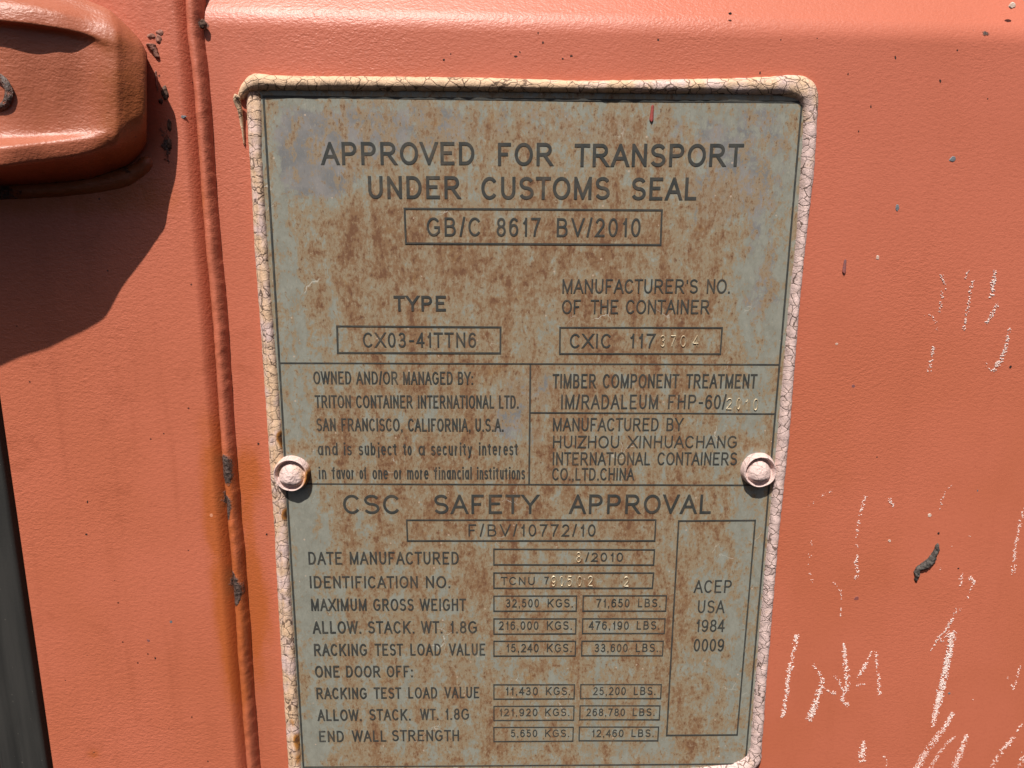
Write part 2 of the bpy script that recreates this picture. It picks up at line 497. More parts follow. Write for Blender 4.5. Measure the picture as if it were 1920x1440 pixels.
# dark steel rebate behind the gasket
vs = [(gx - 0.10, 0.0135, -0.22), (XLE + 0.004, 0.0135, -0.22), (XLE + 0.004, 0.0135, 0.22), (gx - 0.10, 0.0135, 0.22)]
mesh('door_rebate', vs, [(0, 1, 2, 3)], M['chipdark'], box)

# ------------------------------------------------------------------ hinge bracket: pressed lug with two ridges and a rounded end
# sections along the lug: position u, then (v, height in mm) from the upper edge round the front to the lower edge.
# the upper and right-hand edges stand off the wall and turn back under
SEC = [
    (0,   [(-40, -1), (-52, 14), (-22, 23), (7, 29.4), (38, 30.6), (45, 27.6), (54, 26.9), (150, 26.9), (254, 28), (278, 33.6), (310, 33.4), (322, 28.5), (338, 14), (350, 0)]),
    (100, [(-20, -1), (-30, 13), (0, 20), (24, 25.2), (50, 26.2), (58, 23.5), (68, 22.8), (150, 22.6), (248, 22.9), (268, 26.2), (296, 25.9), (310, 22), (330, 10), (345, 0)]),
    (165, [(12, -1), (0, 13), (22, 18), (42, 20.8), (63, 21.8), (74, 20.5), (86, 20.1), (150, 20.0), (241, 20.4), (261, 22), (284, 21.7), (300, 18), (322, 8.5), (338, 0)]),
    (205, [(32, -1), (18, 12.5), (36, 17), (56, 19.2), (77, 20), (92, 19.8), (106, 19.7), (155, 19.7), (230, 19.7), (250, 19.8), (271, 18.9), (288, 15.5), (310, 7), (325, 0)]),
    (219, [(44, -1), (30, 12.5), (46, 16.6), (64, 18.6), (83, 19.3), (97, 19.2), (112, 19.2), (157, 19.2), (225, 19.2), (247, 19), (268, 17.8), (285, 14), (307, 6.4), (320, 0)]),
    (230, [(54, -1), (40, 12.3), (55, 15.6), (71, 17.2), (88, 17.8), (102, 17.9), (116, 17.9), (158, 18), (222, 17.9), (244, 17.5), (265, 15.8), (282, 12.3), (304, 5.6), (316, 0)]),
    (248, [(72, -1), (58, 12), (72, 14.4), (86, 15.4), (101, 15.8), (113, 16), (126, 16), (162, 16), (215, 15.8), (237, 14.9), (258, 12.8), (275, 9.8), (294, 4.6), (306, 0)]),
    (264, [(90, -1), (77, 11.8), (88, 13.2), (98, 13.8), (110, 14.1), (121, 14.3), (132, 14.3), (165, 14.3), (210, 14), (231, 12.8), (249, 10.6), (264, 8), (281, 4), (290, -1)]),
    (276, [(108, -1), (97, 11), (104, 11.8), (113, 12.2), (122, 12.5), (132, 12.6), (142, 12.6), (168, 12.6), (206, 12.2), (222, 11), (238, 9.2), (251, 7), (264, 3.6), (272, -1)]),
    (285, [(114, -1), (104, 8), (111, 8.4), (119, 8.6), (128, 8.8), (137, 8.8), (146, 8.8), (170, 8.8), (203, 8.5), (218, 7.7), (232, 6.4), (244, 4.8), (256, 2.4), (263, -1)]),
    (292, [(120, -2), (124, -2), (128, -2), (132, -2), (138, -2), (146, -2), (154, -2), (172, -2), (194, -2), (208, -2), (220, -2), (230, -2), (238, -2), (242, -2)]),
]
def real_u(q):
    """the last bit of the run turns back underneath"""
    return float(np.interp(q, [-500, 268, 276, 285, 292], [-500, 268, 275, 273, 264]))
SEC = [None] + SEC
SEC[0] = (-420, [(v0 + (v0 - v1) * 4.2 * 0.55, h0 + (h0 - h1) * 4.2 * 0.35) for (v0, h0), (v1, h1) in zip(SEC[1][1], SEC[2][1])])
U = np.array([s[0] for s in SEC], float)
A = np.array([s[1] for s in SEC], float)            # sections x keys x 2
def cr(P, X, x):
    """monotone-ish cubic interpolation"""
    i = int(np.clip(np.searchsorted(X, x) - 1, 0, len(X) - 2))
    h = X[i + 1] - X[i]; t = (x - X[i]) / h
    def sl(j):
        if j == 0: return (P[1] - P[0]) / (X[1] - X[0])
        if j == len(X) - 1: return (P[-1] - P[-2]) / (X[-1] - X[-2])
        a = (P[j] - P[j - 1]) / (X[j] - X[j - 1]); b = (P[j + 1] - P[j]) / (X[j + 1] - X[j])
        return np.where(a * b > 0, 2 * a * b / np.where(a + b == 0, 1, a + b), 0)
    m0, m1 = sl(i), sl(i + 1)
    return (2 * t ** 3 - 3 * t ** 2 + 1) * P[i] + (t ** 3 - 2 * t ** 2 + t) * h * m0 + (-2 * t ** 3 + 3 * t ** 2) * P[i + 1] + (t ** 3 - t ** 2) * h * m1
us = np.r_[np.arange(-420, 0, 20), np.arange(0, 200, 5), np.arange(200, 293, 2)]
KEYS = np.arange(A.shape[1], dtype=float)
kk = np.linspace(0, A.shape[1] - 1, 105)
vs = []
ALL = []
for u in us:
    S = cr(A, U, u)
    S2 = np.array([cr(S, KEYS, k) for k in kk])
    for it in range(2):
        S2[1:-1] = 0.25 * S2[:-2] + 0.5 * S2[1:-1] + 0.25 * S2[2:]
    ALL.append(S2)
ALL = np.array(ALL)
i0 = int(np.searchsorted(us, 200))
for it in range(4):
    ALL[i0:-6, :, 1] = 0.25 * ALL[i0 - 1:-7, :, 1] + 0.5 * ALL[i0:-6, :, 1] + 0.25 * ALL[i0 + 1:-5, :, 1]
for u, S2 in zip(us, ALL):
    for v, h in S2:
        h = h / 1000.0
        h += 0.0005 * nz(u * 0.012, v * 0.012, 31) * min(1, max(0, h) * 200)
        vs.append(at(real_u(u), v, HL + h))
o = mesh('hinge_bracket', vs, grid_faces(len(kk), len(us)), M['bracket'], box)
o['label'] = 'thick pressed steel bracket with two ridges and rusty rounded end'
co = np.array([v.co for v in o.data.vertices])
px_u = np.repeat(us, len(kk)); px_k = np.tile(kk, len(us))
rust = np.clip((px_u - 150) / 90, 0, 1) * np.clip(1 - np.abs(px_k - 8) / 7, 0, 1) * 0.9 + np.clip((px_k - 10.5) / 1.2, 0, 1) * 0.7
grime = np.clip((px_k - 12.2) / 0.8, 0, 1) * 0.55
attr(o.data, 'rust', np.clip(rust, 0, 1)); attr(o.data, 'grime', grime)
BR = o

def add_plain(o, r=0.0, g=0.0):
    n = len(o.data.vertices)
    attr(o.data, 'rust', np.full(n, r)); attr(o.data, 'grime', np.full(n, g))

# bolt recess rim at the frame edge
def ring(name, c, r, rt, depth, mat, parent, seed=0):
    vs = []; n = 40
    prof = [(r * 1.45, 0), (r * 1.3, rt * .6), (r * 1.12, rt), (r * 0.98, rt * .7), (r * 0.9, 0), (r * 0.86, -depth), (0.0001, -depth)]
    for q, hh in prof:
        for k in range(n):
            a = 2 * math.pi * k / n
            w = 1 + 0.06 * nz(math.cos(a) * 2, math.sin(a) * 2, seed)
            vs.append((c.x + q * w * math.cos(a), c.y - hh, c.z + q * w * math.sin(a)))
    fs = []
    for j in range(len(prof) - 1):
        for k in range(n):
            fs.append((j * n + k, j * n + (k + 1) % n, (j + 1) * n + (k + 1) % n, (j + 1) * n + k))
    return mesh(name, vs, [f[::-1] for f in fs], mat, parent)
o = ring('bolt_rim', at(-14, 172, HL + 0.0272), 0.0046, 0.0014, 0.001, M['bracket'], BR, 5)
add_plain(o, 0.3, 0.6)

# rusty fillet weld under and around the bracket's foot
path = []
for u, v in [(-120, 372), (-40, 362), (0, 358), (60, 357), (130, 352), (190, 344), (235, 332), (262, 318), (284, 296)]:
    p = at(u, v, HL); path.append((p.x, -HL + 0.0010, p.z, 0.0034 + 0.0012 * nz(u * 0.02, 3), 0.0026 + 0.001 * nz(u * 0.03, 7)))
vs, fs, _ = sweep('fillet', path, dome, 12, None, None, 0.0009, 6, (0.003, 0.004), seed=21)
o = mesh('fillet_weld', vs, fs, M['bracket'], box)
n = len(o.data.vertices); rng = np.random.default_rng(2)
attr(o.data, 'rust', np.full(n, 0.7))
attr(o.data, 'grime', np.array([0.35 + 0.35 * nz(v.co.x * 60, v.co.z * 60, 2) for v in o.data.vertices]))

# crusty scale and a curled paint flake beside the bracket
def lump(name, px, py, h, rx, rz, hh, mat, parent, seed, n=26, rot=0.0):
    c = at(px, py, h); vs = []; m = 9
    for j in range(m + 1):
        f = j / m
        for k in range(n):
            a = 2 * math.pi * k / n
            w = 1 + 0.28 * nz(math.cos(a) * 1.6, math.sin(a) * 1.6, seed) + 0.14 * nz(math.cos(a) * 5, math.sin(a) * 5, seed + 3)
            x, z = rx * w * f * math.cos(a), rz * w * f * math.sin(a)
            x, z = x * math.cos(rot) - z * math.sin(rot), x * math.sin(rot) + z * math.cos(rot)
            y = hh * (math.sqrt(max(0, 1 - f ** 2.2)) * (1 + 0.5 * nz(x * 900 + seed, z * 900, 1)) - 0.06)
            vs.append((c.x + x, c.y - y, c.z + z))
    fs = []
    for j in range(m):
        for k in range(n):
            fs.append((j * n + k, (j + 1) * n + k, (j + 1) * n + (k + 1) % n, j * n + (k + 1) % n))
    return mesh(name, vs, fs, mat, parent)
for i, (x, y, rx, rz, hh) in enumerate([(284, 68, 1.8, 1.0, .8), (298, 74, 1.2, 1.8, .8), (272, 104, .8, 1.8, 1.4), (294, 150, .5, 4.0, 1.2), (302, 190, .9, 1.0, 1.0), (310, 175, 1.4, 2.6, 1.0),
                                        (318, 235, .9, 2.4, .7), (318, 270, .9, 2.8, .8), (300, 62, 1.6, 1.2, .8), (381, 46, 1.3, 1.8, 1.2)]):
    o = lump('rust_scale', x, y, HL - 0.0002, rx / 1000, rz / 1000, hh / 1000, M['scale' if i in (0, 1, 3, 8) else 'crust'], box, 40 + i)  # thin upright sliver is peeled paint; its paler colour stands in for sunlight
# curled paint flake
vs = []; na, nb_ = 10, 12
for j in range(nb_):
    for k in range(na):
        a = math.pi * (0.1 + 1.15 * k / (na - 1))
        p = at(284 + j * 1.1, 84 + j * 2.2, HL)
        rr = 0.0021 * (1 - 0.05 * j)
        vs.append((p.x + rr * math.cos(a) * 0.9 + 0.0002 * nz(j * .6, k * .5), p.y - rr * math.sin(a), p.z + 0.0005 * nz(j * .7, k * .3, 4)))
o = mesh('paint_flake', vs, grid_faces(na, nb_), M['scale'], box)
sm = o.modifiers.new('thickness', 'SOLIDIFY'); sm.thickness = 0.0003

# ------------------------------------------------------------------ small chips and grit on the paint
def chip(px, py, rx, ry, mat, h=None, parent=box, rot=0.0, seed=0, name='paint_chip', thick=0.00004):
    if h is None: h = HR if px > 430 else HL
    c = at(px, py, h); n = 11; k_ = 0.00015 if mat is M['chipdark'] else 0.000205
    vs = [(c.x, c.y - thick * 1.6, c.z)]
    for q, y in ((0.7, thick * 1.3), (1.0, -0.0003)):
        for k in range(n):
            a = 2 * math.pi * k / n
            w = 1 + 0.45 * nz(math.cos(a) * 1.3 + seed, math.sin(a) * 1.3, seed * 1.7)
            x, z = rx * k_ * w * q * math.cos(a), ry * k_ * w * q * math.sin(a)
            x, z = x * math.cos(rot) - z * math.sin(rot), x * math.sin(rot) + z * math.cos(rot)
            vs.append((c.x + x, c.y - y, c.z + z))
    fs = [(0, 1 + k, 1 + (k + 1) % n) for k in range(n)]
    fs += [(1 + k, 1 + n + k, 1 + n + (k + 1) % n, 1 + (k + 1) % n) for k in range(n)]
    return mesh(name, vs, fs, mat, parent, False)
D, G, P = M['chipdark'], M['chipgrey'], M['chippale']
CH = [(1787, 298, 8, 6, G), (1683, 390, 5, 8, G), (1597, 793, 3.5, 3.5, G), (1780, 1300, 3.5, 3.5, G), (1370, 25, 4, 3, D), (1464, 75, 3, 4, D),
      (1532, 72, 2.5, 2, D), (1679, 108, 3, 7, D), (1234, 75, 4, 4, D), (1253, 72, 2, 2, D), (1009, 62, 2, 4, D), (1018, 80, 3, 4, D), (967, 106, 6, 3, D),
      (975, 98, 2, 4, D), (958, 101, 2, 2, D), (1055, 110, 3, 3, D), (1071, 105, 5, 3, D), (832, 112, 3, 3, D), (845, 101, 2, 2, D), (1425, 137, 3, 5, D),
      (1590, 139, 2, 4, D), (1763, 152, 3, 5, D), (1795, 94, 2.5, 2.5, D), (1633, 200, 2, 5, D), (1852, 185, 2, 2, D), (1610, 246, 2, 3, D), (1500, 213, 2, 2, D),
      (343, 219, 5, 3.5, G), (238, 520, 3, 4, D), (232, 519, 2, 3, G), (299, 529, 2.5, 2.5, D), (374, 657, 5, 4, G), (283, 662, 2.5, 2.5, P), (56, 716, 3.5, 3, D),
      (22, 825, 3, 4, G), (164, 941, 2.5, 6, D), (162, 1002, 5, 4, D), (321, 1166, 4, 4, G), (278, 1201, 5, 4, M['greydrip']), (291, 1234, 3, 5, D),
      (148, 1100, 3, 3, P), (396, 966, 4.5, 5, M['peach']), (1646, 483, 4, 5, P), (1569, 645, 4, 3, P), (1644, 857, 3, 4, D), (1743, 966, 5, 5, P), (1760, 1000, 4, 5, D),
      (1797, 1066, 4, 3, D), (1833, 920, 2, 3, G), (1668, 1014, 4, 4, P), (1606, 1122, 7, 5, M['greydrip']), (1600, 724, 5, 5, M['greydrip']), (1899, 10, 6, 6, P),
      (500, 1002, 3, 4, D), (484, 832, 3, 3, D), (1895, 688, 4, 5, D), (1547, 826, 5, 4, P), (1555, 832, 4, 3, P), (1532, 803, 3, 4, P)]
for i, (x, y, rx, ry, m) in enumerate(CH):
    chip(x, y, rx, ry, m, seed=i + 1, rot=0.6 * nz(i * 3.3, 1.2))
def drip(name, px, y0, y1, w, mat, h, parent):
    vs = []; n = 12; rows = 16
    for j in range(rows + 1):
        f = j / rows
        p = at(px - 3 * f, y0 + (y1 - y0) * f, h)
        ww = w * (0.55 + 0.45 * f) * (math.sqrt(max(0, 1 - ((f - 0.86) / 0.14) ** 2)) if f > 0.86 else 1) * (math.sqrt(f / 0.08) if f < 0.08 else 1)
        for k in range(n + 1):
            t = -1 + 2 * k / n
            vs.append((p.x + t * ww, p.y - (0.00035 + 0.0003 * f) * math.sqrt(max(0, 1 - t * t)), p.z))
    return mesh(name, vs, grid_faces(n + 1, rows + 1, True), mat, parent)
drip('paint_drip', 1585, 486, 513, 0.00085, M['greydrip'], HR, box)

# ------------------------------------------------------------------ chalk scribbles: one mesh of crumbs per stroke
def chalk(pts, w, dens, seed):
    rng = random.Random(seed)
    Q = [at(x, y, HR) for x, y in pts]
    P = resample([(p.x, p.y, p.z, w[i] if isinstance(w, list) else w) for i, p in enumerate(Q)], 0.0004)
    vs, fs = [], []
    k_ = 0.000215
    for i in range(len(P)):
        a = P[max(i - 1, 0)]; b = P[min(i + 1, len(P) - 1)]
        tx, tz = b[0] - a[0], b[2] - a[2]; l = math.hypot(tx, tz) or 1
        nx, nz_ = -tz / l, tx / l
        half = P[i, 3] * k_ * 0.5
        cnt = P[i, 3] * dens * 0.56
        cnt = int(cnt) + (1 if rng.random() < cnt - int(cnt) else 0)
        along = nz(P[i, 0] * 260, P[i, 2] * 260, seed)
        for c in range(cnt):
            off = max(-1.0, min(1.0, rng.gauss(0, 0.45))) * half
            x = P[i, 0] + nx * off + rng.uniform(-.0003, .0003); z = P[i, 2] + nz_ * off + rng.uniform(-.0003, .0003)
            if nz(x * 750, z * 950, seed * 0.37) + 0.5 * along < 0.22 - 0.50 * dens: continue
            r = rng.uniform(0.00010, 0.00030) * (0.8 + 0.3 * dens)
            n = rng.choice((5, 6, 7)); s = len(vs); rot = rng.uniform(0, 6.28)
            y0 = P[i, 1] + 0.0001
            hgt = rng.uniform(0.00016, 0.00038)
            vs.append((x + rng.uniform(-.3, .3) * r, y0 - hgt - 0.0001, z + rng.uniform(-.3, .3) * r))
            for k in range(n):
                q = rot + 6.283 * k / n; rr = r * rng.uniform(0.6, 1.3)
                vs.append((x + rr * math.cos(q) * 1.15, y0 - 0.0001, z + rr * math.sin(q)))
            for k in range(n):
                fs.append((s, s + 1 + k, s + 1 + (k + 1) % n))
    if fs: mesh('chalk_mark', vs, fs, M['chalk'], box, False)
ST = [
    ([(1764, 515), (1771, 533), (1766, 555), (1763, 575), (1761, 585)], 6, .45), ([(1815, 507), (1811, 522)], 5, .5),
    ([(1826, 525), (1819, 545), (1816, 570), (1812, 590), (1808, 610), (1806, 618)], 7, .6),
    ([(1866, 508), (1862, 530), (1860, 558)], 9, .85), ([(1872, 567), (1863, 583), (1851, 605)], 7, .65),
    ([(1892, 617), (1888, 642), (1880, 668), (1871, 684), (1861, 695)], [5, 7, 11, 12, 9], .95), ([(1850, 674), (1850, 684), (1856, 694)], 5, .4),
    ([(1751, 650), (1746, 668), (1744, 680), (1743, 700)], 8, .7), ([(1734, 592), (1742, 588), (1760, 610), (1758, 620)], 5, .25),
    ([(1513, 953), (1518, 946), (1528, 938), (1541, 929), (1560, 920)], 6, .42), ([(1623, 930), (1617, 950), (1612, 968), (1607, 990)], 7, .62),
    ([(1607, 985), (1606, 1010), (1609, 1026)], 6, .45), ([(1608, 1042), (1603, 1058), (1609, 1070), (1604, 1085)], 8, .7),
    ([(1666, 936), (1676, 948)], 8, .6), ([(1762, 958), (1767, 935), (1776, 918), (1785, 910)], 5, .4),
    ([(1522, 1015), (1519, 1045), (1516, 1072), (1524, 1092)], 6, .38), ([(1564, 1092), (1577, 1110), (1578, 1132), (1575, 1158)], 3.5, .45),
    ([(1922, 945), (1913, 978), (1907, 1008), (1903, 1030)], 9, .7), ([(1903, 1030), (1901, 1055), (1899, 1076)], 9, .6),
    ([(1803, 1075), (1801, 1098)], 7, .55), ([(1818, 1083), (1828, 1090)], 8, .8), ([(1828, 1090), (1818, 1110), (1808, 1130), (1795, 1150)], 5, .4),
    ([(1798, 1135), (1786, 1160), (1772, 1185), (1757, 1200), (1745, 1219)], [5, 7, 9, 9, 7], .62), ([(1778, 1185), (1765, 1203)], 7, .5),
    ([(1493, 1190), (1491, 1207)], 12, .8), ([(1490, 1212), (1484, 1240), (1476, 1262)], 8, .75), ([(1490, 1247), (1479, 1262), (1481, 1272)], 6, .7),
    ([(1478, 1265), (1476, 1290), (1472, 1315), (1468, 1345)], 9, .85), ([(1524, 1247), (1534, 1256), (1540, 1270)], 7, .65),
    ([(1544, 1270), (1537, 1295), (1530, 1315), (1523, 1335), (1517, 1350)], [9, 13, 16, 16, 14], .92), ([(1545, 1291), (1567, 1301)], 6, .65),
    ([(1582, 1207), (1584, 1232), (1587, 1258), (1589, 1278), (1588, 1295)], [6, 9, 11, 11, 10], .85), ([(1588, 1290), (1579, 1312), (1591, 1323)], 9, .7),
    ([(1562, 1267), (1573, 1275), (1577, 1288), (1583, 1297)], 7, .6),
    ([(1636, 1220), (1629, 1234), (1620, 1250), (1612, 1265), (1608, 1275)], [6, 9, 9, 9, 5], .75), ([(1641, 1222), (1644, 1245), (1647, 1270), (1648, 1284)], 7, .65),
    ([(1647, 1286), (1649, 1303)], 9, .7), ([(1607, 1284), (1624, 1283)], 4, .5),
    ([(1786, 1184), (1783, 1200)], 18, .95), ([(1783, 1200), (1776, 1240), (1770, 1270), (1763, 1300), (1757, 1325)], [15, 16, 16, 17, 15], 1.0), ([(1757, 1325), (1752, 1345), (1750, 1362)], [13, 14, 9], .8),
    ([(1786, 1337), (1776, 1357), (1762, 1375), (1745, 1398), (1730, 1420), (1716, 1446)], [11, 11, 13, 16, 17, 17], .95),
    ([(1792, 1380), (1772, 1396), (1757, 1416), (1740, 1446)], [6, 9, 12, 12], .75), ([(1813, 1378), (1805, 1400), (1797, 1420), (1786, 1446)], [9, 14, 15, 15], .9),
    ([(1620, 1390), (1618, 1405), (1616, 1420)], [9, 14, 16], .9), ([(1612, 1426), (1630, 1424)], 8, .7), ([(1657, 1416), (1663, 1428), (1664, 1444)], 4, .5),
    ([(1915, 1357), (1905, 1375), (1890, 1395)], [4, 9, 11], .7), ([(1890, 1395), (1875, 1412), (1857, 1442)], [10, 12, 10], .65), ([(1922, 1410), (1911, 1442)], 14, .85),
    ([(1913, 1247), (1908, 1272), (1902, 1285)], 6, .4), ([(1892, 1268), (1887, 1275)], 6, .4), ([(1896, 1284), (1902, 1292)], 6, .5), ([(1823, 1313), (1828, 1316)], 5, .4), ([(1775, 1028), (1782, 1022)], 7, .6),
    ([(1815, 1003), (1820, 1006)], 6, .5), ([(1760, 1068), (1768, 1062)], 4, .5)]
for i, (p, w, d) in enumerate(ST): chalk(p, w, d, 100 + i)

# ------------------------------------------------------------------ tar blob
tp = [(1758, 1018, 3.0), (1756, 1028, 4.5), (1750, 1042, 6.5), (1744, 1052, 8.0), (1734, 1060, 8.0), (1724, 1064, 6.5), (1719, 1069, 5.5), (1719, 1078, 5.5), (1717, 1086, 3.5), (1717, 1091, 1.5)]
path = [(*at(x, y, HR), r * 0.000215, 0.0004 + r * 0.00017) for x, y, r in tp]
vs, fs, _ = sweep('tar', path, dome, 16, None, None, 0.0004, 2, (0.0008, 0.0008), seed=9)
vs = [(x + 0.0005 * nz(x * 900, z * 900, 5), y - 0.00055 * max(-.6, nz(x * 1100, z * 1100, 2)) * (1 if y < -HR - 0.0002 else 0) - 0.0, z + 0.0005 * nz(x * 900, z * 900, 8)) for x, y, z in vs]
base = at(1735, 1055, HR)
vs = [(x - base.x, y - base.y, z - base.z) for x, y, z in vs]
o = mesh('tar_smear', vs, fs, M['tar'])
o.location = base
o['label'] = 'small crooked lump of dried black tar stuck to the orange panel among chalk marks'
o['category'] = 'tar'

# ------------------------------------------------------------------ the data plate
plate = thing('data_plate', 'rust-stained grey-green metal approval plate with etched lettering, fixed by two rivets', 'metal plate', at(980, 1440, 0))

def rect_from(px):
    return [at(x, y, 0) for x, y in px]
TL, TR, BL, BRc = at(493.5, 181), at(1504, 192), at(569, 1438), at(1397, 1432)
X0, X1 = min(TL.x, BL.x), max(TR.x, BRc.x)
Z1, Z0 = max(TL.z, TR.z), min(BL.z, BRc.z)
mg = 0.0026
gx0, gx1, gz0, gz1 = X0 - mg, X1 + mg, Z0 - mg - 0.002, Z1 + mg
nx_, nz2 = 240, 330
gxs = np.linspace(gx0, gx1, nx_); gzs = np.linspace(gz0, gz1, nz2)
vs = [(x, 0.00012 * nz(x * 18, z * 18, 5) + 0.0, z) for z in gzs for x in gxs]
nfront = len(vs)
# rim back to the wall
ringi = [i for i in range(nx_)] + [j * nx_ + nx_ - 1 for j in range(1, nz2)] + [(nz2 - 1) * nx_ + i for i in range(nx_ - 2, -1, -1)] + [j * nx_ for j in range(nz2 - 2, 0, -1)]
fs = grid_faces(nx_, nz2)
for q in ringi: vs.append((vs[q][0], 0.0014, vs[q][2]))
nr = len(ringi)
for k in range(nr): fs.append((ringi[k], nfront + k, nfront + (k + 1) % nr, ringi[(k + 1) % nr]))
# low-frequency map of where rust and blue-grey patina sit (pixel x, y, rx, ry, amount)
RUSTMAP = [(560, 838, 40, 16, .30), (590, 870, 14, 30, .22), (1405, 838, 40, 14, .26), (1378, 880, 10, 34, .22), (980, 700, 520, 620, .16), (640, 470, 110, 90, .14), (700, 560, 60, 70, .06), (900, 500, 150, 70, .10), (1230, 560, 110, 90, .17), (1190, 440, 120, 60, .08), (690, 420, 90, 50, .10),
           (800, 350, 60, 40, .08), (1060, 350, 120, 40, .05), (1330, 450, 40, 50, .10), (740, 860, 70, 60, .12), (880, 700, 120, 40, .06), (760, 960, 110, 50, .10), (960, 950, 110, 60, .08),
           (900, 1080, 80, 50, .10), (1240, 1080, 60, 100, .14), (1260, 1190, 40, 60, .16), (1130, 1240, 90, 40, .10), (1000, 1230, 70, 40, .10), (700, 1130, 120, 40, .06), (680, 1400, 60, 30, .10),
           (800, 1400, 90, 35, .10), (950, 1400, 60, 50, .12), (880, 1330, 60, 60, .08), (1290, 1320, 50, 60, .12), (1310, 1390, 40, 40, .10), (1200, 1420, 40, 30, .06), (1100, 620, 60, 60, .08), (1180, 660, 60, 30, .08),
           (620, 1180, 60, 40, -.04), (540, 600, 45, 500, -.22), (585, 1200, 40, 300, -.22), (1450, 420, 60, 230, -.22), (1410, 800, 40, 200, -.18), (1390, 1150, 40, 260, -.16), (1340, 1120, 60, 70, -.12),
           (560, 300, 70, 110, -.16), (620, 345, 70, 40, -.16), (960, 200, 600, 26, -.14), (720, 250, 110, 40, -.10), (1380, 230, 110, 60, -.14), (960, 300, 400, 60, -.03), (1390, 560, 60, 70, -.12),
           (960, 740, 26, 60, -.14), (960, 800, 30, 30, -.14), (1020, 720, 30, 40, -.12), (1000, 830, 30, 30, -.08), (1380, 800, 60, 60, -.10), (1200, 1400, 30, 30, -.08), (930, 1130, 30, 30, -.06), (600, 1380, 40, 60, -.14), (560, 950, 35, 200, -.16)]
BLUEMAP = [(700, 290, 60, 40, .35), (640, 250, 60, 40, .25), (1250, 250, 120, 40, .25), (1300, 460, 50, 60, .3), (840, 240, 60, 30, .25), (570, 300, 60, 60, .55), (620, 345, 55, 28, .75), (560, 250, 50, 50, .3), (720, 235, 120, 50, .45), (1000, 230, 200, 45, .35), (870, 300, 60, 40, .2), (1160, 300, 200, 60, .2), (1420, 300, 90, 140, .42),
           (1330, 370, 70, 70, .4), (1420, 560, 60, 120, .40), (960, 540, 40, 80, .3), (960, 745, 36, 50, .7), (950, 800, 34, 36, .6), (1020, 720, 40, 50, .5), (1010, 820, 36, 40, .4), (1300, 660, 60, 50, .2), (760, 620, 40, 40, .1),
           (1180, 1400, 40, 40, .3), (1170, 1330, 40, 30, .3), (820, 620, 50, 40, .1)]
xs_ = np.array([v[0] for v in vs]); zs_ = np.array([v[2] for v in vs])
def pfield(lst, xs, zs, base=0.0):
    out = np.full(len(xs), base)
    for p, rx, rz, a in blobs(lst, 0):
        out += a * np.exp(-(((xs - p.x) / rx) ** 2 + ((zs - p.z) / rz) ** 2))
    return out
def plate_attrs(o):
    n = len(o.data.vertices)
    co = np.empty(n * 3); o.data.vertices.foreach_get('co', co); co = co.reshape(-1, 3)
    attr(o.data, 'rustbias', 0.85 * pfield(RUSTMAP, co[:, 0], co[:, 2], 0.14))
    attr(o.data, 'bluebias', pfield(BLUEMAP, co[:, 0], co[:, 2], 0.0))
sheet = mesh('plate_sheet', vs, fs, M['plate'], plate)
plate_attrs(sheet)

# ---- printed rules and boxes
INK_Y = 0.00016
def bars(name, segs, parent=sheet):
    """segs: ((x0,y0),(x1,y1),halfwidth_px). thin raised bars, mitre free: each at its own tiny height"""
    vs, fs = [], []
    for i, (a, b, w) in enumerate(segs):
        A_, B_ = at(*a), at(*b)
        d = B_ - A_; L = d.length; d /= L
        nx, nz_ = -d.z, d.x
        hw = w * 0.000215
        A_ = A_ - d * hw; B_ = B_ + d * hw
        yb = -INK_Y - 0.00002 * (i % 4)
        m = max(2, int(L / 0.002)); s = len(vs)
        for k in range(m + 1):
            p = A_ + (B_ - A_) * (k / m)
            jw = hw * (1 + 0.16 * nz(p.x * 500, p.z * 500, i))
            for q, y in ((-1, 0.0006), (-1, yb), (1, yb), (1, 0.0006)):
                vs.append((p.x + nx * jw * q, y, p.z + nz_ * jw * q))
        for k in range(m):
            b0 = s + k * 4
            for q in range(3): fs.append((b0 + q, b0 + q + 1, b0 + q + 5, b0 + q + 4))
        fs.append((s, s + 1, s + 2, s + 3)); e = s + m * 4; fs.append((e + 3, e + 2, e + 1, e))
    o = mesh(name, vs, fs, M['ink'], parent, False)
    plate_attrs(o)
    return o
def boxr(pts, w=1.35):
    tl, tr, br, bl = pts
    return bars('printed_box', [(tl, tr, w), (tr, br, w), (br, bl, w), (bl, tl, w)])
bars('border_line', [((495, 181), (1503.5, 191.5), 1.9), ((1503.5, 191.5), (1397.5, 1431.5), 1.7), ((1397.5, 1432), (569, 1438), 1.3), ((569, 1438), (494, 181), 1.7)])
bars('divider_line', [((525, 680.5), (1459, 683.5), 1.3)])
bars('divider_line', [((542, 907), (1440, 909.6), 1.3)])
bars('divider_line', [((994.4, 684), (992, 906), 1.6)])
bars('divider_line', [((996, 773.6), (1451, 775.8), 1.3)])
boxr([(758.5, 391), (1241, 394), (1238.5, 458.8), (761, 456)], 1.6)
boxr([(632, 611.5), (938.5, 613.5), (938, 662), (633.5, 661.3)], 1.6)
boxr([(1050, 614), (1354, 614.5), (1350.5, 663.3), (1049.5, 663)], 1.4)
boxr([(762.5, 975), (1229.5, 974.5), (1227.5, 1013.6), (764, 1013.8)], 1.4)
boxr([(1272.5, 976.5), (1416, 975.5), (1382, 1377.5), (1250, 1378.4)], 1.5)
boxr([(926, 1029.5), (1227, 1030.5), (1225.5, 1059), (926, 1058.5)])
boxr([(926, 1074), (1225.5, 1074), (1223, 1102.5), (926, 1102.5)])
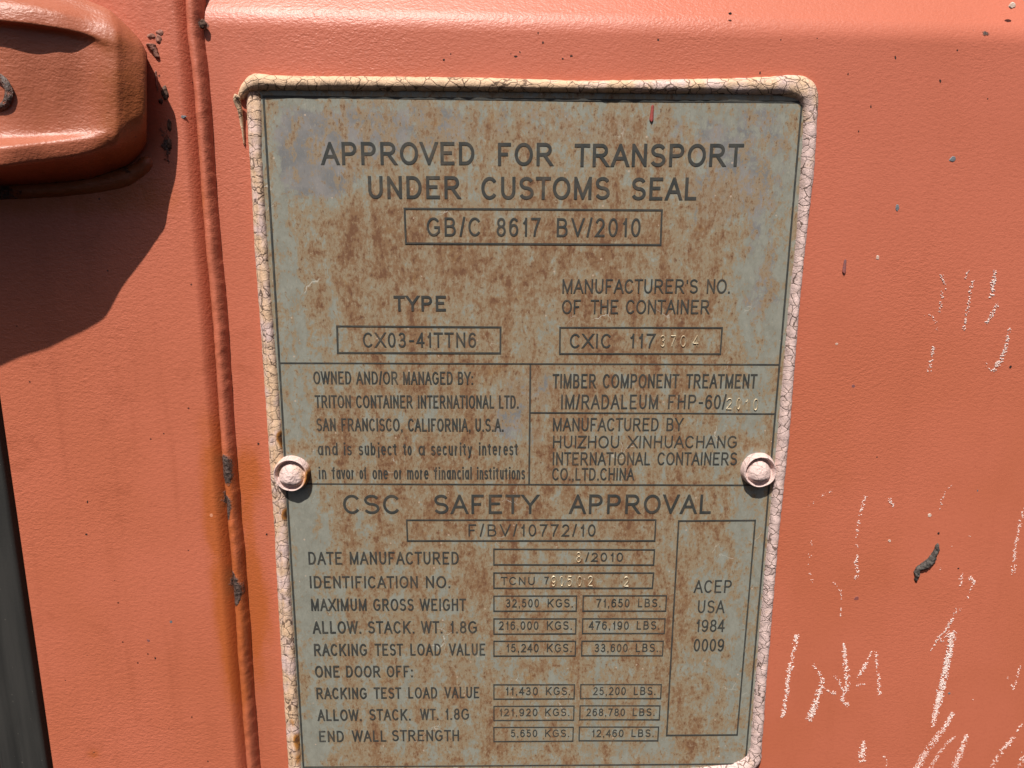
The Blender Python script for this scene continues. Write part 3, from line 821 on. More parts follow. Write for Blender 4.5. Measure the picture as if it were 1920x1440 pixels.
for (t_, b_, xr, x2, xr2, t2, b2) in [(1117.3, 1145.5, 1081, 1093.5, 1249.5, 1116.7, 1145.3), (1160, 1188.5, 1080, 1092.5, 1247, 1159.8, 1187.3), (1202, 1229.7, 1079.2, 1091, 1243.5, 1201.8, 1229),
                                      (1283.6, 1310.4, 1077, 1089, 1240, 1283.2, 1309.3), (1324, 1350.4, 1076.2, 1087.6, 1237.4, 1323, 1349), (1363.6, 1390, 1074.8, 1086.2, 1234.8, 1362.8, 1388.4)]:
    boxr([(926, t_), (xr, (t_ + t2) / 2), (xr - 0.8, (b_ + b2) / 2), (926, b_)], 1.2)
    boxr([(x2, t2), (xr2, t2), (xr2 - 1.5, b2), (x2 - 0.6, b2)], 1.2)

# ---- stroke lettering (outlines are built from centre lines, so weight and width are free)
def arc(cx, cy, rx, ry, a0, a1, n=14):
    return [(cx + rx * math.cos(math.radians(a0 + (a1 - a0) * k / n)), cy + ry * math.sin(math.radians(a0 + (a1 - a0) * k / n))) for k in range(n + 1)]
def O(cx, cy, rx, ry, n=26): return ('c', arc(cx, cy, rx, ry, 0, 360, n)[:-1])
def L(*p): return ('l', list(p))
xh = 0.72
SG = arc(.5, .755, .47, .245, 22, 270, 12) + arc(.5, .255, .5, .255, 90, -158, 13)[1:]
GL = {
 'A': (.93, 'd', [L((0, 0), (.5, 1), (1, 0)), L((.19, .34), (.81, .34))]),
 'B': (.76, 's', [L((0, 0), (0, 1)), L(*([(0, 1), (.52, 1)] + arc(.52, .765, .38, .235, 90, -90, 9) + [(0, .53)])), L(*([(.5, .53)] + arc(.58, .265, .42, .265, 90, -90, 10) + [(0, 0)]))]),
 'C': (.86, 'r', [L(*arc(.52, .5, .52, .5, 38, 322, 20))]),
 'D': (.80, 's', [('c', [(0, 0), (0, 1), (.4, 1)] + arc(.4, .5, .6, .5, 90, -90, 16)[1:-1] + [(.4, 0)])]),
 'E': (.72, 's', [L((1, 1), (0, 1), (0, 0), (1, 0)), L((0, .53), (.92, .53))]),
 'F': (.66, 's', [L((1, 1), (0, 1), (0, 0)), L((0, .5), (.86, .5))]),
 'G': (.92, 'r', [L(*(arc(.51, .5, .51, .5, 40, 300, 19) + [(.97, .2), (.97, .47), (.56, .47)]))]),
 'H': (.76, 's', [L((0, 0), (0, 1)), L((1, 0), (1, 1)), L((0, .53), (1, .53))]),
 'I': (0, 's', [L((.5, 0), (.5, 1))]),
 'K': (.80, 's', [L((0, 0), (0, 1)), L((.98, 1), (0, .34)), L((.34, .58), (1, 0))]),
 'L': (.63, 's', [L((0, 1), (0, 0), (1, 0))]),
 'M': (.94, 's', [L((0, 0), (0, 1), (.5, .02), (1, 1), (1, 0))]),
 'N': (.77, 's', [L((0, 0), (0, 1), (1, 0), (1, 1))]),
 'O': (.95, 'r', [O(.5, .5, .5, .5)]),
 'P': (.76, 's', [L((0, 0), (0, 1)), L(*([(0, 1), (.58, 1)] + arc(.58, .735, .42, .265, 90, -90, 10) + [(0, .47)]))]),
 'R': (.82, 's', [L((0, 0), (0, 1)), L(*([(0, 1), (.54, 1)] + arc(.54, .745, .40, .255, 90, -90, 10) + [(0, .49)])), L((.46, .49), (1, 0))]),
 'S': (.78, 'r', [L(*SG)]),
 'T': (.80, 'd', [L((0, 1), (1, 1)), L((.5, 1), (.5, 0))]),
 'U': (.76, 's', [L(*([(0, 1), (0, .36)] + arc(.5, .36, .5, .36, 180, 360, 14)[1:] + [(1, 1)]))]),
 'V': (.92, 'd', [L((0, 1), (.5, 0), (1, 1))]),
 'W': (1.30, 'd', [L((0, 1), (.25, 0), (.5, 1), (.75, 0), (1, 1))]),
 'X': (.92, 'd', [L((0, 0), (1, 1)), L((0, 1), (1, 0))]),
 'Y': (.92, 'd', [L((0, 1), (.5, .44), (1, 1)), L((.5, .5), (.5, 0))]),
 'Z': (.78, 'd', [L((0, 1), (1, 1), (0, 0), (1, 0))]),
 '0': (.66, 'r', [O(.5, .5, .5, .5)]),
 '1': (.33, 's', [L((1, 0), (1, 1)), L((.98, .93), (.55, .78), (0, .70))]),
 '2': (.66, 'r', [L(*(arc(.5, .715, .47, .285, 168, -32, 12) + [(.03, 0), (1, 0)]))]),
 '3': (.66, 'r', [L(*(arc(.46, .76, .43, .24, 160, -88, 11) + arc(.47, .265, .5, .265, 88, -162, 12)))]),
 '4': (.68, 'd', [L((.74, 0), (.74, 1), (0, .29), (1, .29))]),
 '5': (.66, 'r', [L(*([(.94, 1), (.2, 1), (.08, .5)] + arc(.48, .325, .5, .325, 140, -158, 13)))]),
 '6': (.66, 'r', [O(.5, .315, .5, .315, 20), L(*(arc(.54, .56, .54, .44, 40, 180, 9) + [(0, .31)]))]),
 '7': (.66, 'r', [L((0, 1), (1, 1), (.62, .55), (.42, .25), (.35, 0))]),
 '8': (.66, 'r', [O(.5, .765, .43, .235, 18), O(.5, .265, .5, .265, 20)]),
 '9': (.66, 'r', [O(.5, .685, .5, .315, 20), L(*(arc(.46, .44, .54, .44, 220, 360, 9) + [(1, .69)]))]),
 '/': (.40, 'd', [('u', [(0, -.08), (1, 1.1)])]), '-': (.40, 's', [L((0, .42), (1, .42))]),
 '.': (0, 's', [('p', 0)]), ',': (0, 's', [('p', 0), ('q', 0)]), ':': (0, 's', [('p', 0), ('p', .52)]), "'": (0, 's', [('u', [(.5, .72), (.5, 1.0)])]),
 'a': (.62, 'r', [O(.46, xh / 2, .46, xh / 2, 20), L((1, 0), (1, xh))]),
 'b': (.62, 'r', [O(.54, xh / 2, .46, xh / 2, 20), L((0, 0), (0, 1))]),
 'd': (.62, 'r', [O(.46, xh / 2, .46, xh / 2, 20), L((1, 0), (1, 1))]),
 'c': (.60, 'r', [L(*arc(.52, xh / 2, .5, xh / 2, 40, 320, 16))]),
 'e': (.64, 'r', [L(*([(0.02, .38), (1, .38)] + arc(.5, xh / 2, .5, xh / 2, 4, 318, 18)))]),
 'f': (.60, 'd', [L(*([(.42, 0), (.42, .8)] + arc(.95, .8, .53, .2, 180, 95, 6)[1:])), L((0, xh), (.95, xh))]),
 'i': (0, 's', [L((.5, 0), (.5, xh)), ('p', .88)]), 'l': (0, 's', [L((.5, 0), (.5, 1))]),
 'j': (.14, 's', [('u', [(.9, xh), (.9, -.16), (.6, -.24), (0, -.25)]), ('pr', .88)]),
 'm': (1.0, 's', [L((0, 0), (0, xh)), L(*([(0, .44)] + arc(.25, .46, .25, .26, 180, 0, 10) + [(.5, 0)])), L(*([(.5, .44)] + arc(.75, .46, .25, .26, 180, 0, 10) + [(1, 0)]))]),
 'n': (.56, 's', [L((0, 0), (0, xh)), L(*([(0, .42)] + arc(.5, .42, .5, .30, 180, 0, 12) + [(1, 0)]))]),
 'o': (.65, 'r', [O(.5, xh / 2, .5, xh / 2, 22)]),
 'r': (.40, 's', [L((0, 0), (0, xh)), L(*arc(.95, .3, .95, .41, 172, 95, 7))]),
 's': (.58, 'r', [L(*[(x, y * xh) for x, y in SG])]),
 't': (.58, 'd', [L(*([(.42, .93), (.42, .16)] + arc(.82, .16, .4, .16, 180, 275, 6)[1:])), L((0, xh), (.95, xh))]),
 'u': (.56, 's', [L((1, 0), (1, xh)), L(*([(0, xh), (0, .3)] + arc(.5, .3, .5, .3, 180, 360, 12)))]),
 'v': (.60, 'd', [('x', [(0, xh), (.5, 0), (1, xh)])]),
 'y': (.60, 'd', [('u', [(0, xh), (.52, .02)]), ('u', [(1, xh), (.46, -.14), (.3, -.25), (0, -.26)])]),
}
SB = {'s': .11, 'r': .065, 'd': .015}

def hull(pts):
    P = sorted(tuple(map(float, p)) for p in pts)
    def half(seq):
        h = []
        for p in seq:
            while len(h) >= 2 and (h[-1][0] - h[-2][0]) * (p[1] - h[-2][1]) - (h[-1][1] - h[-2][1]) * (p[0] - h[-2][0]) <= 1e-13: h.pop()
            h.append(p)
        return h
    a, b = half(P), half(P[::-1])
    return [np.array(p) for p in a[:-1] + b[:-1]]
def ribbon(pts, hw, closed):
    pts = [p for i, p in enumerate(pts) if i == 0 or math.dist(p, pts[i - 1]) > 1e-7]
    P = np.array(pts, float); n = len(P)
    out = []
    for i in range(n):
        if closed: a, b, c = P[i - 1], P[i], P[(i + 1) % n]
        else: a, b, c = P[max(i - 1, 0)], P[i], P[min(i + 1, n - 1)]
        d1 = b - a; d2 = c - b
        if not closed and i == 0: d1 = d2
        if not closed and i == n - 1: d2 = d1
        d1 = d1 / (np.linalg.norm(d1) or 1); d2 = d2 / (np.linalg.norm(d2) or 1)
        n1 = np.array([-d1[1], d1[0]]); n2 = np.array([-d2[1], d2[0]])
        m = n1 + n2; l = np.linalg.norm(m)
        if l < 0.12: m = n1; k = 1
        else: m = m / l; k = min(1 / max(m @ n1, 0.12), 8)
        if 0 < i < n - 1 or closed:
            if k < 1.12 and len(P) > 8: k = 1.0
        out.append((b + m * hw * k, b - m * hw * k))
    q = []
    for i in range(n if closed else n - 1):
        j = (i + 1) % n
        q.append(hull([out[i][0], out[i][1], out[j][1], out[j][0]]))
    return [h for h in q if len(h) >= 3]
def clipy(poly, y0, y1):
    for yc, sgn in ((y0, 1), (y1, -1)):
        res = []
        for i in range(len(poly)):
            a, b = poly[i], poly[(i + 1) % len(poly)]
            ia, ib = (a[1] - yc) * sgn >= -1e-12, (b[1] - yc) * sgn >= -1e-12
            if ia: res.append(a)
            if ia != ib:
                t = (yc - a[1]) / (b[1] - a[1]); res.append(a + (b - a) * t)
        poly = res
        if len(poly) < 3: return []
    return poly

def layout(word, width, cap, sw, trk):
    """returns per-glyph list of (strokes in metres, kind)"""
    def total(k):
        x = 0; xs = []
        for i, ch in enumerate(word):
            w, cl, st = GL[ch]
            sb = SB[cl]
            if i: x += (sb + trk) * k
            ink = sw + (w - 0.13) * k if w > 0.2 else (sw + w * k)
            xs.append((x, ink)); x += ink
            if i < len(word) - 1: x += sb * k
        return x, xs
    lo, hi = 0.02 * cap, 6 * cap
    for _ in range(60):
        mid = (lo + hi) / 2
        if total(mid)[0] < width: lo = mid
        else: hi = mid
    return total(lo)[1]

def word_polys(word, width, cap, sw, trk):
    out = []
    hw = sw / 2
    for ch, (x, ink) in zip(word, layout(word, width, cap, sw, trk)):
        w, cl, st = GL[ch]
        polys = []; out.append(polys)
        fx = lambda u: x + hw + u * (ink - sw)
        fy = lambda v: hw + v * (cap - sw)
        for kind, pts in st:
            if kind in 'pq' or kind == 'pr':
                cx = fx(1 if kind == 'pr' else .5); y0 = pts * cap if pts else 0
                s_ = hw * 1.12
                if kind == 'q': polys.append([np.array(p) for p in ((cx + s_ * .1, 0), (cx + s_, 0), (cx + s_ * .2, -s_ * 2), (cx - s_ * .6, -s_ * 2))])
                else: polys.append([np.array(p) for p in ((cx - s_, y0), (cx + s_, y0), (cx + s_, y0 + 2 * s_), (cx - s_, y0 + 2 * s_))])
                continue
            Q = [(fx(u), fy(v)) for u, v in pts]
            y0, y1 = 0, cap
            if kind == 'x': y1 = fy(xh) + hw
            if kind == 'u': y0, y1 = -cap, 2 * cap
            if kind in 'lx':
                # let sloping ends run on, then cut them level
                P = [np.array(q) for q in Q]
                for e, nb in ((0, 1), (-1, -2)):
                    d = P[e] - P[nb]; l = np.linalg.norm(d)
                    if len(P) <= 5 and l > 0 and abs(d[0]) / l > .12 and abs(d[1]) / l > .25 and pts[e][1] in (0, 1, xh): P[e] = P[e] + d / l * sw * 1.2
                    elif len(P) <= 7 and l > 0 and abs(d[0]) / l < .05 and pts[e][1] in (0, 1): P[e] = P[e] + d / l * hw
                    elif l > 0 and abs(d[1]) / l < .05 and abs(d[0]) / l > .9 and pts[e][0] in (0, 1): P[e] = P[e] + d / l * hw
                    elif l > 0 and abs(d[0]) / l < .05 and pts[e][1] in (0, 1, xh): P[e] = P[e] + d / l * hw
                Q = P
            for q in ribbon(Q, hw, kind == 'c'):
                q = clipy(q, y0, y1)
                if len(q) >= 3: polys.append(q)
    return out

def area(P):
    return 0.5 * sum(P[i][0] * P[(i + 1) % len(P)][1] - P[(i + 1) % len(P)][0] * P[i][1] for i in range(len(P)))
def union(V, F):
    tot = sum(abs(area([V[k] for k in f])) for f in F)
    rr = random.Random(5)
    for att in range(14):
        eps = (1e-4, 1e-5, 1e-3, 3e-3)[att % 4]
        W = [v + Vector((rr.uniform(-1, 1), rr.uniform(-1, 1))) * (0 if att == 0 else 0.0015 * att) for v in V]
        ov, oe, of, _, _, oof = delaunay_2d_cdt(W, [], F, 0, eps, True)
        keep = [f for f, src in zip(of, oof) if src]
        ar = sum(abs(area([ov[k] for k in f])) for f in keep)
        if 0.5 * tot < ar <= tot * 1.004: return ov, keep
    print('UNION failed', len(F), ar / tot)
    return V, [tuple(f) for f in F]

def build_words(name, words, cap_px, sw_r, trk, mat, hgt=INK_Y, ridge=False):
    """words: (text, x0, x1, baseline_y). one mesh for the whole line of writing"""
    vs, fs = [], []
    for wi, (txt, x0, x1, yb) in enumerate(words):
        a, b = at(x0, yb), at(x1, yb)
        cap = at(x0, yb - cap_px).z - a.z
        width = b.x - a.x
        for polys in word_polys(txt, width, cap, sw_r * cap, trk):
         V, F = [], []
         for p in polys:
             ar = sum(p[i][0] * p[(i + 1) % len(p)][1] - p[(i + 1) % len(p)][0] * p[i][1] for i in range(len(p)))
             if abs(ar) < 1e-12: continue
             if ar < 0: p = p[::-1]
             s = len(V)
             V += [Vector((float(q[0]) * 1000, float(q[1]) * 1000)) for q in p]
             F.append(list(range(s, s + len(p))))
         ov, keep = union(V, F)
         slope = (b.z - a.z) / width
         s = len(vs); n = len(ov)
         for lay, y in ((0, -hgt), (1, 0.0005)):
             for p in ov:
                 xx, zz = p.x / 1000, p.y / 1000
                 vs.append((a.x + xx, y, a.z + zz + slope * xx))
         edges = {}
         for f in keep:
             fs.append(tuple(s + k for k in f))
             for k in range(len(f)):
                 e = (f[k], f[(k + 1) % len(f)])
                 edges[e] = 1
         for (p, q) in edges:
             if (q, p) not in edges: fs.append((s + q, s + p, s + n + p, s + n + q))
    o = mesh(name, vs, fs, mat, sheet, False)
    bm = bmesh.new(); bm.from_mesh(o.data)
    bmesh.ops.delete(bm, geom=[v for v in bm.verts if not v.link_faces], context='VERTS')
    bmesh.ops.recalc_face_normals(bm, faces=bm.faces)
    bm.to_mesh(o.data); bm.free()
    plate_attrs(o)
    return o

def ln(name, cap, sw, trk, y0, y1, words):
    xa, xb = words[0][1], words[-1][2]
    W = []
    for t, a, b in words:
        f = ((a + b) / 2 - xa) / max(1, xb - xa)
        W.append((t, a, b, y0 + (y1 - y0) * f))
    build_words(name, W, cap, sw, trk, M['ink'])
H_ = 'heading_text'; T_ = 'text_line'; V_ = 'value_text'
ln(H_, 43, 0.146, .02, 308, 313.4, [('APPROVED', 603, 889.5), ('FOR', 933.5, 1035.5), ('TRANSPORT', 1076.5, 1392.5)])
ln(H_, 42.5, 0.144, .03, 372, 375.4, [('UNDER', 691, 862.5), ('CUSTOMS', 902.3, 1142.8), ('SEAL', 1183.4, 1305.2)])
ln(V_, 35, 0.116, .12, 442.2, 444.2, [('GB/C', 800.3, 901.8), ('8617', 931, 1012.7), ('BV/2010', 1043.6, 1200.3)])
ln(H_, 29, 0.159, .06, 583, 583.4, [('TYPE', 738.4, 836.2)])
ln(V_, 28, 0.116, .10, 651.1, 651.3, [('CX03-41TTN6', 681, 892.7)])
ln(T_, 24, 0.120, .0, 720, 720.8, [('OWNED', 588, 659), ('AND/OR', 668, 746), ('MANAGED', 756, 849), ('BY:', 858.5, 887)])
ln(T_, 24, 0.120, .0, 764.8, 765.2, [('TRITON', 591, 658.4), ('CONTAINER', 668, 773.6), ('INTERNATIONAL', 783.6, 926.4), ('LTD.', 935.5, 972.2)])
ln(T_, 24, 0.120, .0, 808, 808.6, [('SAN', 593.8, 630), ('FRANCISCO,', 640.6, 754.8), ('CALIFORNIA,', 765, 882), ('U.S.A.', 891.2, 944)])
ln(T_, 23.5, 0.115, .06, 853.3, 853, [('and', 596.3, 633.6), ('is', 645.2, 659.8), ('subject', 672.7, 745.4), ('to', 755.8, 772), ('a', 784.8, 796.6), ('security', 808, 885), ('interest', 897.9, 972.2)])
ln(T_, 23, 0.112, .02, 898, 898.3, [('in', 598.4, 612.2), ('favor', 622.2, 665), ('of', 674.2, 688.6), ('one', 698.7, 727.7), ('or', 738.4, 754.3), ('more', 763.4, 803.5), ('financial', 813.3, 884.5), ('institutions', 894.2, 984.4)])
ln(T_, 26.5, 0.112, .0, 549.6, 549.8, [("MANUFACTURER'S", 1054.2, 1307.8), ('NO.', 1324.6, 1368)])
ln(T_, 26.5, 0.112, .0, 588.3, 588.3, [('OF', 1053.3, 1088.5), ('THE', 1106.8, 1158.7), ('CONTAINER', 1173, 1329.3)])
ln(V_, 27, 0.120, .08, 652.6, 652.4, [('CXIC', 1068, 1146), ('117', 1180, 1228)])
ln(T_, 26.5, 0.120, .0, 727.4, 727.6, [('TIMBER', 1035.6, 1117), ('COMPONENT', 1129.7, 1272.5), ('TREATMENT', 1285.5, 1418.5)])
ln(T_, 27, 0.112, .05, 766.5, 766.8, [('IM/RADALEUM', 1051.8, 1233), ('FHP-60/', 1252, 1361)])
ln(T_, 24.5, 0.112, .0, 807.8, 807.8, [('MANUFACTURED', 1036.5, 1234.3), ('BY', 1249, 1280.5)])
ln(T_, 23, 0.112, .02, 839.7, 839.7, [('HUIZHOU', 1036.5, 1160.4), ('XINHUACHANG', 1177, 1381.3)])
ln(T_, 24, 0.112, .0, 871.6, 871.8, [('INTERNATIONAL', 1036, 1218.4), ('CONTAINERS', 1232, 1381.3)])
ln(T_, 23, 0.112, .0, 900.1, 900.1, [('CO.,LTD.CHINA', 1035, 1188.8)])
ln(H_, 36, 0.129, .05, 963.4, 962.8, [('CSC', 644, 750.6), ('SAFETY', 813.8, 1009.8), ('APPROVAL', 1067.2, 1332.3)])
ln(V_, 22.5, 0.112, .16, 1005.4, 1005.1, [('F/BV/10772/10', 878.4, 1116.3)])
ln(V_, 16.5, 0.120, .14, 1052.4, 1052.4, [('/2010', 1097, 1167.8)])
ln(V_, 15, 0.120, .12, 1096.5, 1096, [('TCNU', 938.8, 1002.3), ('7', 1020.4, 1028.4)])
LAB = [(23.5, 1058, 1057.6, 'DATE:578.9:641.5 MANUFACTURED:656.3:860.3'), (22.5, 1102.4, 1102.2, 'IDENTIFICATION:581.5:783.4 NO.:798.7:844'),
       (22.6, 1144.8, 1144.8, 'MAXIMUM:583.9:687.6 GROSS:700:776 WEIGHT:787:873.8'), (22.8, 1187.3, 1187, 'ALLOW.:586.7:677.2 STACK.:690:777 WT.:789.6:829.5 1.8G:843.8:894.6'),
       (22.2, 1229.2, 1228.4, 'RACKING:589.3:688.4 TEST:703:756 LOAD:769.5:826.9 VALUE:841.7:909.7'), (21.4, 1269.5, 1269.2, 'ONE:591:636.8 DOOR:649.2:713 OFF:725.3:768 '),
       (21, 1310.4, 1308.4, 'RACKING:593.8:688 TEST:701:752.7 LOAD:765.6:819.9 VALUE:833.3:898.5'), (21, 1351.4, 1348.9, 'ALLOW.:595.8:678 STACK.:692.7:770 WT.:787.8:822.2 1.8G:834.6:879.8'),
       (20.8, 1391, 1388.6, 'END:599:645.1 WALL:660.2:724.6 STRENGTH:735.2:860.8')]
for cap, y0, y1, s in LAB:
    W = [(a.split(':')[0], float(a.split(':')[1]), float(a.split(':')[2])) for a in s.split()]
    if W[0][0] == 'ONE': W[2] = ('OFF:', 725.3, 774)
    ln(T_, cap, 0.125, .05, y0, y1, W)
VAL = [(15.6, 1138.4, '32,500:948.4:1010.4 KGS.:1026.6:1074', '71,650:1117.6:1180 LBS.:1195.9:1238'), (15.6, 1180.3, '216,000:935.4:1009.4 KGS.:1025.2:1072', '476,190:1103.8:1178.6 LBS.:1193.4:1236'),
       (15.4, 1222.3, '15,240:949.2:1009.8 KGS.:1025.2:1071.4', '33,600:1114.6:1176.4 LBS.:1191.8:1233.3'), (15, 1303, '11,430:947.9:1008.4 KGS.:1023.3:1068.7', '25,200:1111.9:1173 LBS.:1188:1228.7'),
       (14.2, 1342.4, '121,920:936.2:1007.6 KGS.:1022:1067.3', '268,780:1099.2:1171.5 LBS.:1186:1227'), (14, 1381.7, '5,650:957.6:1007 KGS.:1022:1066.8', '12,460:1109.5:1168.8 LBS.:1183.7:1225.2')]
for cap, y, a, b in VAL:
    for q in (a, b):
        W = [(z.split(':')[0], float(z.split(':')[1]), float(z.split(':')[2])) for z in q.split()]
        ln(V_, cap, 0.120, .13, y, y - (0.3 if q is a else 0.6), W)
ln(V_, 23.8, 0.112, .06, 1111.2, 1111.2, [('ACEP', 1300.4, 1370.8)])
ln(V_, 23.8, 0.112, .06, 1149.2, 1149, [('USA', 1307.7, 1358)])
ln(V_, 23, 0.112, .04, 1184.4, 1184.2, [('1984', 1304.2, 1358)])
ln(V_, 23.4, 0.112, .04, 1221, 1220.8, [('0009', 1300, 1356.6)])

# ---- punched digits: small raised metal strokes, the grooves' glint put into their pale colour
def punched(digits, cap_px):
    vs, fs = [], []
    for ch, x0, x1, yb in digits:
        a, b = at(x0, yb), at(x1, yb)
        cap = at(x0, yb - cap_px).z - a.z; w = b.x - a.x
        for kind, pts in GL[ch][2]:
            Q = [(a.x + u * w, 0.0, a.z + v * cap, 0.00027, 0.00042) for u, v in pts]
            if ch == '1': Q = [(a.x + w * (0.3 + 0.5 * u), 0.0, a.z + v * cap, 0.00027, 0.00042) for u, v in pts]
            if kind == 'c': Q.append(Q[0])
            v_, f_, _ = sweep('p', Q, lambda t, s: 1 - abs(t), 4, None, None, 0.00025, 0, seed=ord(ch))
            s = len(vs); vs += v_; fs += [tuple(s + k for k in f) for f in f_]
    return mesh('punched_digits', vs, fs, M['stamp'], sheet, False)
punched([('3', 1238, 1246, 649.5), ('7', 1257, 1266, 649.5), ('0', 1276, 1285, 649.5), ('4', 1299, 1309, 649.5)], 20)
punched([('2', 1361.5, 1371, 766.8), ('0', 1381, 1387, 767), ('1', 1395, 1402, 768), ('0', 1412, 1420, 768.5)], 20)
punched([('8', 1081, 1088.5, 1053.5)], 18)
punched([('9', 1034, 1041.5, 1098), ('0', 1050, 1056, 1098.5), ('5', 1064, 1071.5, 1098), ('0', 1083, 1090, 1098), ('2', 1102.5, 1110.5, 1098)], 17.5)
punched([('2', 1169.5, 1178, 1099)], 17.5)
drip('paint_drip', 1224, 196, 229, 0.00085, M['drip'], 0.0, sheet)

# ------------------------------------------------------------------ rivets
def rivet(px, py, rpx, crest, gap_dir, pink, rust_dir, seed):
    c = at(px, py, 0); Rr = rpx * 0.000215 * 0.98
    n, m = 72, 34
    vs = []; rr = []
    for j in range(m + 1):
        f = j / m
        for k in range(n):
            a = 2 * math.pi * k / n
            w = 1 + 0.035 * nz(math.cos(a) * 1.5, math.sin(a) * 1.5, seed)
            r = Rr * f * w
            x, z = r * math.cos(a), r * math.sin(a)
            # rim
            g = 0.5 + 0.5 * math.cos(a - gap_dir)            # 1 where the groove is deep
            rim = 0.0031 * math.exp(-((f - 0.865) / 0.115) ** 2)
            edge = max(0.0, min(1.0, (1.0 - f) / 0.12)) ** 0.5
            # head, leaning: steep below
            cx, cz = crest
            dx, dz = (x - cx * Rr) / (Rr * 0.72), (z - cz * Rr) / (Rr * (0.84 if z > cz * Rr else 0.50))
            q = dx * dx + dz * dz
            head = 0.0050 * math.sqrt(max(0.0, 1 - q)) if q < 1 else 0
            base = 0.0012
            fill = (1 - g) ** 2 * 0.0013 * math.exp(-((f - 0.66) / 0.16) ** 2)
            h = base + max(rim + fill, head) * (1 if f < 0.9 else 1)
            h = h * edge + (0.00030 * nz(x * 420, z * 420, seed + 2) + 0.00016 * nz(x * 1300, z * 1300, seed)) * edge
            vs.append((c.x + x, 0.0006 - h, c.z + z))
            rr.append(max(0, math.cos(a - rust_dir)) ** 3 * max(0, (f - 0.45) * 1.9) * 0.95 if rust_dir is not None else 0)
    fs = []
    for j in range(m):
        for k in range(n):
            fs.append((j * n + k, (j + 1) * n + k, (j + 1) * n + (k + 1) % n, j * n + (k + 1) % n))
    o = mesh('rivet', vs, fs, M['seal'], plate)
    attr(o.data, 'crackle', np.full(len(vs), 0.45)); attr(o.data, 'pink', np.full(len(vs), pink)); attr(o.data, 'rust', np.array(rr))
    return o
o = rivet(548.5, 886, 36, (0.02, -0.22), math.radians(130), 0.75, math.radians(-12), 11)
o['label'] = 'round rivet head under cracked pinkish sealant with rust on its right side'
o = rivet(1421, 880, 35, (-0.05, -0.20), math.radians(100), 1.0, None, 17)
o['label'] = 'round rivet head under cracked pale pink sealant, joined to the bead'

# ------------------------------------------------------------------ sealant bead around the plate
seal = thing('sealant_bead', 'cracked cream and pale pink sealant bead framing the metal plate', 'sealant', at(552, 1440, 0))
def pts_edges(rows, hgt):
    """rows: (xa, ya, xb, yb) two image edges of the bead -> centre line, half width"""
    out = []
    for r in rows:
        a, b = at(r[0], r[1], 0.0006), at(r[2], r[3], 0.0006)
        c = (a + b) / 2
        h = r[4] if len(r) > 4 else hgt
        out.append((c.x, 0.0016, c.z, (a - b).length / 2, h))
    return out
def leftprof(t, s):
    base = max(0.0, 1 - abs(t) ** 3.2) ** 0.7
    g = 0.30 * math.exp(-((t + 0.12 + 0.08 * math.sin(s * 90)) / 0.09) ** 2)
    return base * (0.88 + 0.12 * t) - g
rowsL = [(460, 150, 490, 152, .0020), (459, 200, 492, 200, .0030), (462, 250, 492, 250), (464, 280, 491.5, 280), (469, 360, 496, 360), (474, 460, 502.5, 460), (481.5, 560, 509, 560), (491.5, 700, 521.5, 700), (501, 840, 531.5, 840), (506.5, 920, 537, 920), (512.5, 1000, 541.5, 1000),
         (517, 1100, 546, 1100), (526, 1250, 556, 1250), (538.5, 1440, 566, 1440), (547, 1560, 575, 1560)]
vs, fs, Q = sweep('bead', pts_edges(rowsL, 0.0034), leftprof, 20, None, None, 0.0006, 4, (0.002, 0), seed=51)
allv, allf = list(vs), list(fs)
pink = [0.42 + 0.25 * nz(v[0] * 40, v[2] * 60, 3) + (0.22 if False else 0) for v in vs]
# top, right and bottom
rowsT = [(441, 182, 452, 190, .0022), (446, 166, 462, 178, .0032), (455, 149, 474, 170, .0040), (468, 136, 486, 172, .0046), (500, 139, 502, 171, .0046), (560, 141, 560, 171), (700, 141.5, 700, 172), (895, 143.7, 895, 173), (1100, 150, 1100, 175), (1250, 147.5, 1250, 177), (1375, 145, 1372, 178, .0042), (1450, 142, 1446, 180),
         (1490, 139.5, 1476, 183), (1518, 142, 1493, 187, .0044), (1533, 160, 1500, 194, .0044), (1536, 190, 1505, 204), (1534, 230, 1506, 232), (1530.5, 300, 1502, 300), (1522, 380, 1497, 380), (1511.5, 460, 1491.5, 460), (1502, 560, 1480, 560), (1494.5, 660, 1471, 660), (1480, 840, 1455.5, 840), (1469, 940, 1445.5, 940),
         (1459, 1040, 1436, 1040), (1447.5, 1180, 1424, 1180), (1438, 1295, 1414.5, 1295), (1430, 1404, 1407, 1400), (1428, 1430, 1400, 1418), (1412, 1450, 1386, 1428), (1380, 1458, 1370, 1434), (1300, 1466, 1300, 1441), (1000, 1470, 1000, 1445), (700, 1472, 700, 1447), (560, 1474, 560, 1448)]
def domeT(t, s): return max(0.0, 1 - abs(t) ** 2.4) ** 0.62
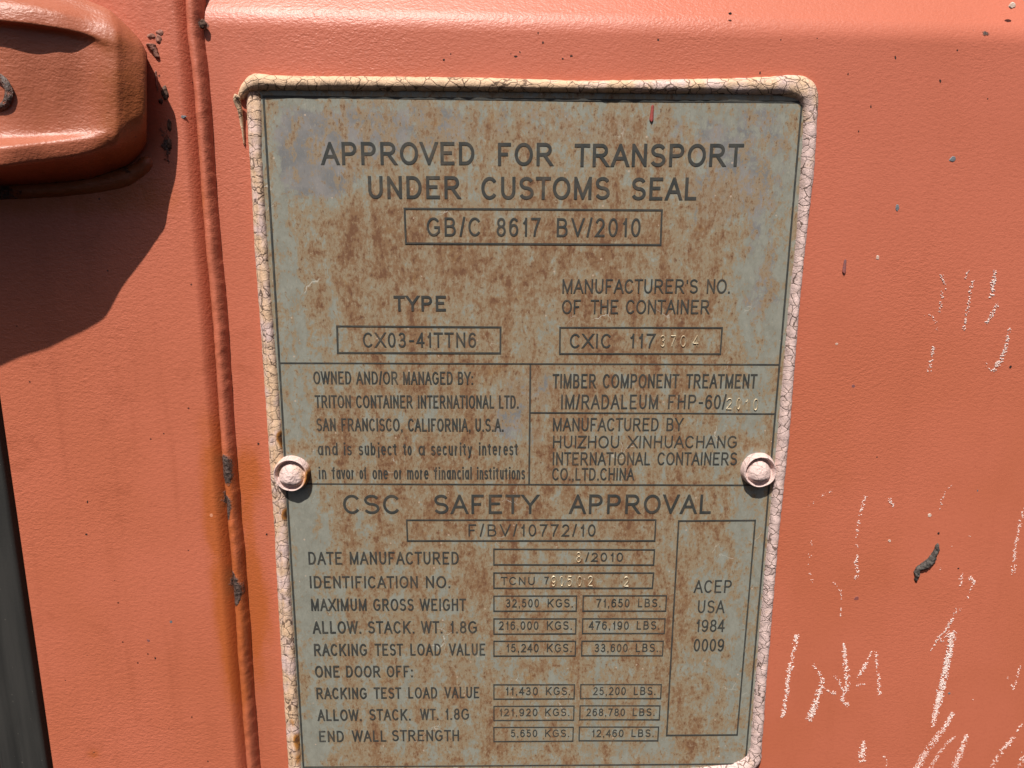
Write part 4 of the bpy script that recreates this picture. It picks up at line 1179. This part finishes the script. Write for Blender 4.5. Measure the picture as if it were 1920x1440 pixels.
vs, fs, Q = sweep('bead', pts_edges(rowsT, 0.0043), domeT, 20, None, None, 0.0006, 5, (0.002, 0.002), seed=61)
s = len(allv); allv += vs; allf += [tuple(s + k for k in f) for f in fs]
xr = at(1180, 170).x
for v in vs:
    right = 1.0 if v[2] < at(1500, 230).z and v[0] > 0 else 0.0
    pink.append(right * 0.95 + (1 - right) * (0.05 + 0.45 * max(0, min(1, (v[0] - at(700, 170).x) / 0.15))) + 0.15 * nz(v[0] * 50, v[2] * 50, 6))
o = mesh('bead', allv, allf, M['seal'], seal)
attr(o.data, 'pink', pink)
attr(o.data, 'crackle', np.ones(len(allv)))
SR = blobs([(524, 822, 9, 14, 1.0), (530, 840, 8, 12, .7), (533, 968, 9, 14, 1.0), (555, 1395, 9, 22, .9), (546, 1360, 8, 12, .6), (557, 1430, 8, 20, .6), (1502, 330, 6, 60, .55), (1490, 420, 6, 60, .5), (1478, 600, 5, 80, .3), (1418, 1230, 6, 40, .5), (1412, 1290, 6, 30, .4), (488, 178, 8, 10, .7), (470, 170, 8, 10, .4)], 0.003)
co = np.array([(v[0], v[2]) for v in allv])
attr(o.data, 'rust', field(SR, co[:, 0], co[:, 1]))
# torn curl and spike hanging at the upper left corner
def strip(name, rows, hgt, seed, pk, it=2):
    P = [(*at(x, y, h), w * 0.000215, hg) for x, y, h, w, hg in rows]
    v, f, _ = sweep(name, P, dome, 10, None, None, 0.0004, it, (0.0006, 0.0006), seed=seed)
    o = mesh(name, v, f, M['seal'], seal)
    attr(o.data, 'crackle', np.ones(len(v))); attr(o.data, 'pink', np.full(len(v), pk)); attr(o.data, 'rust', np.zeros(len(v)))
    md = o.modifiers.new('thickness', 'SOLIDIFY'); md.thickness = 0.0005
    return o
strip('loose_curl', [(447, 178, .0014, 6, .0020), (444, 186, .0008, 6, .0020), (446, 194, .0004, 6, .0016), (450, 206, .0, 4, .0014), (453, 225, -.0006, 3, .0012), (456, 250, -.001, 2, .001), (458, 272, -.0012, .8, .0006)], 0.002, 71, 0.1)
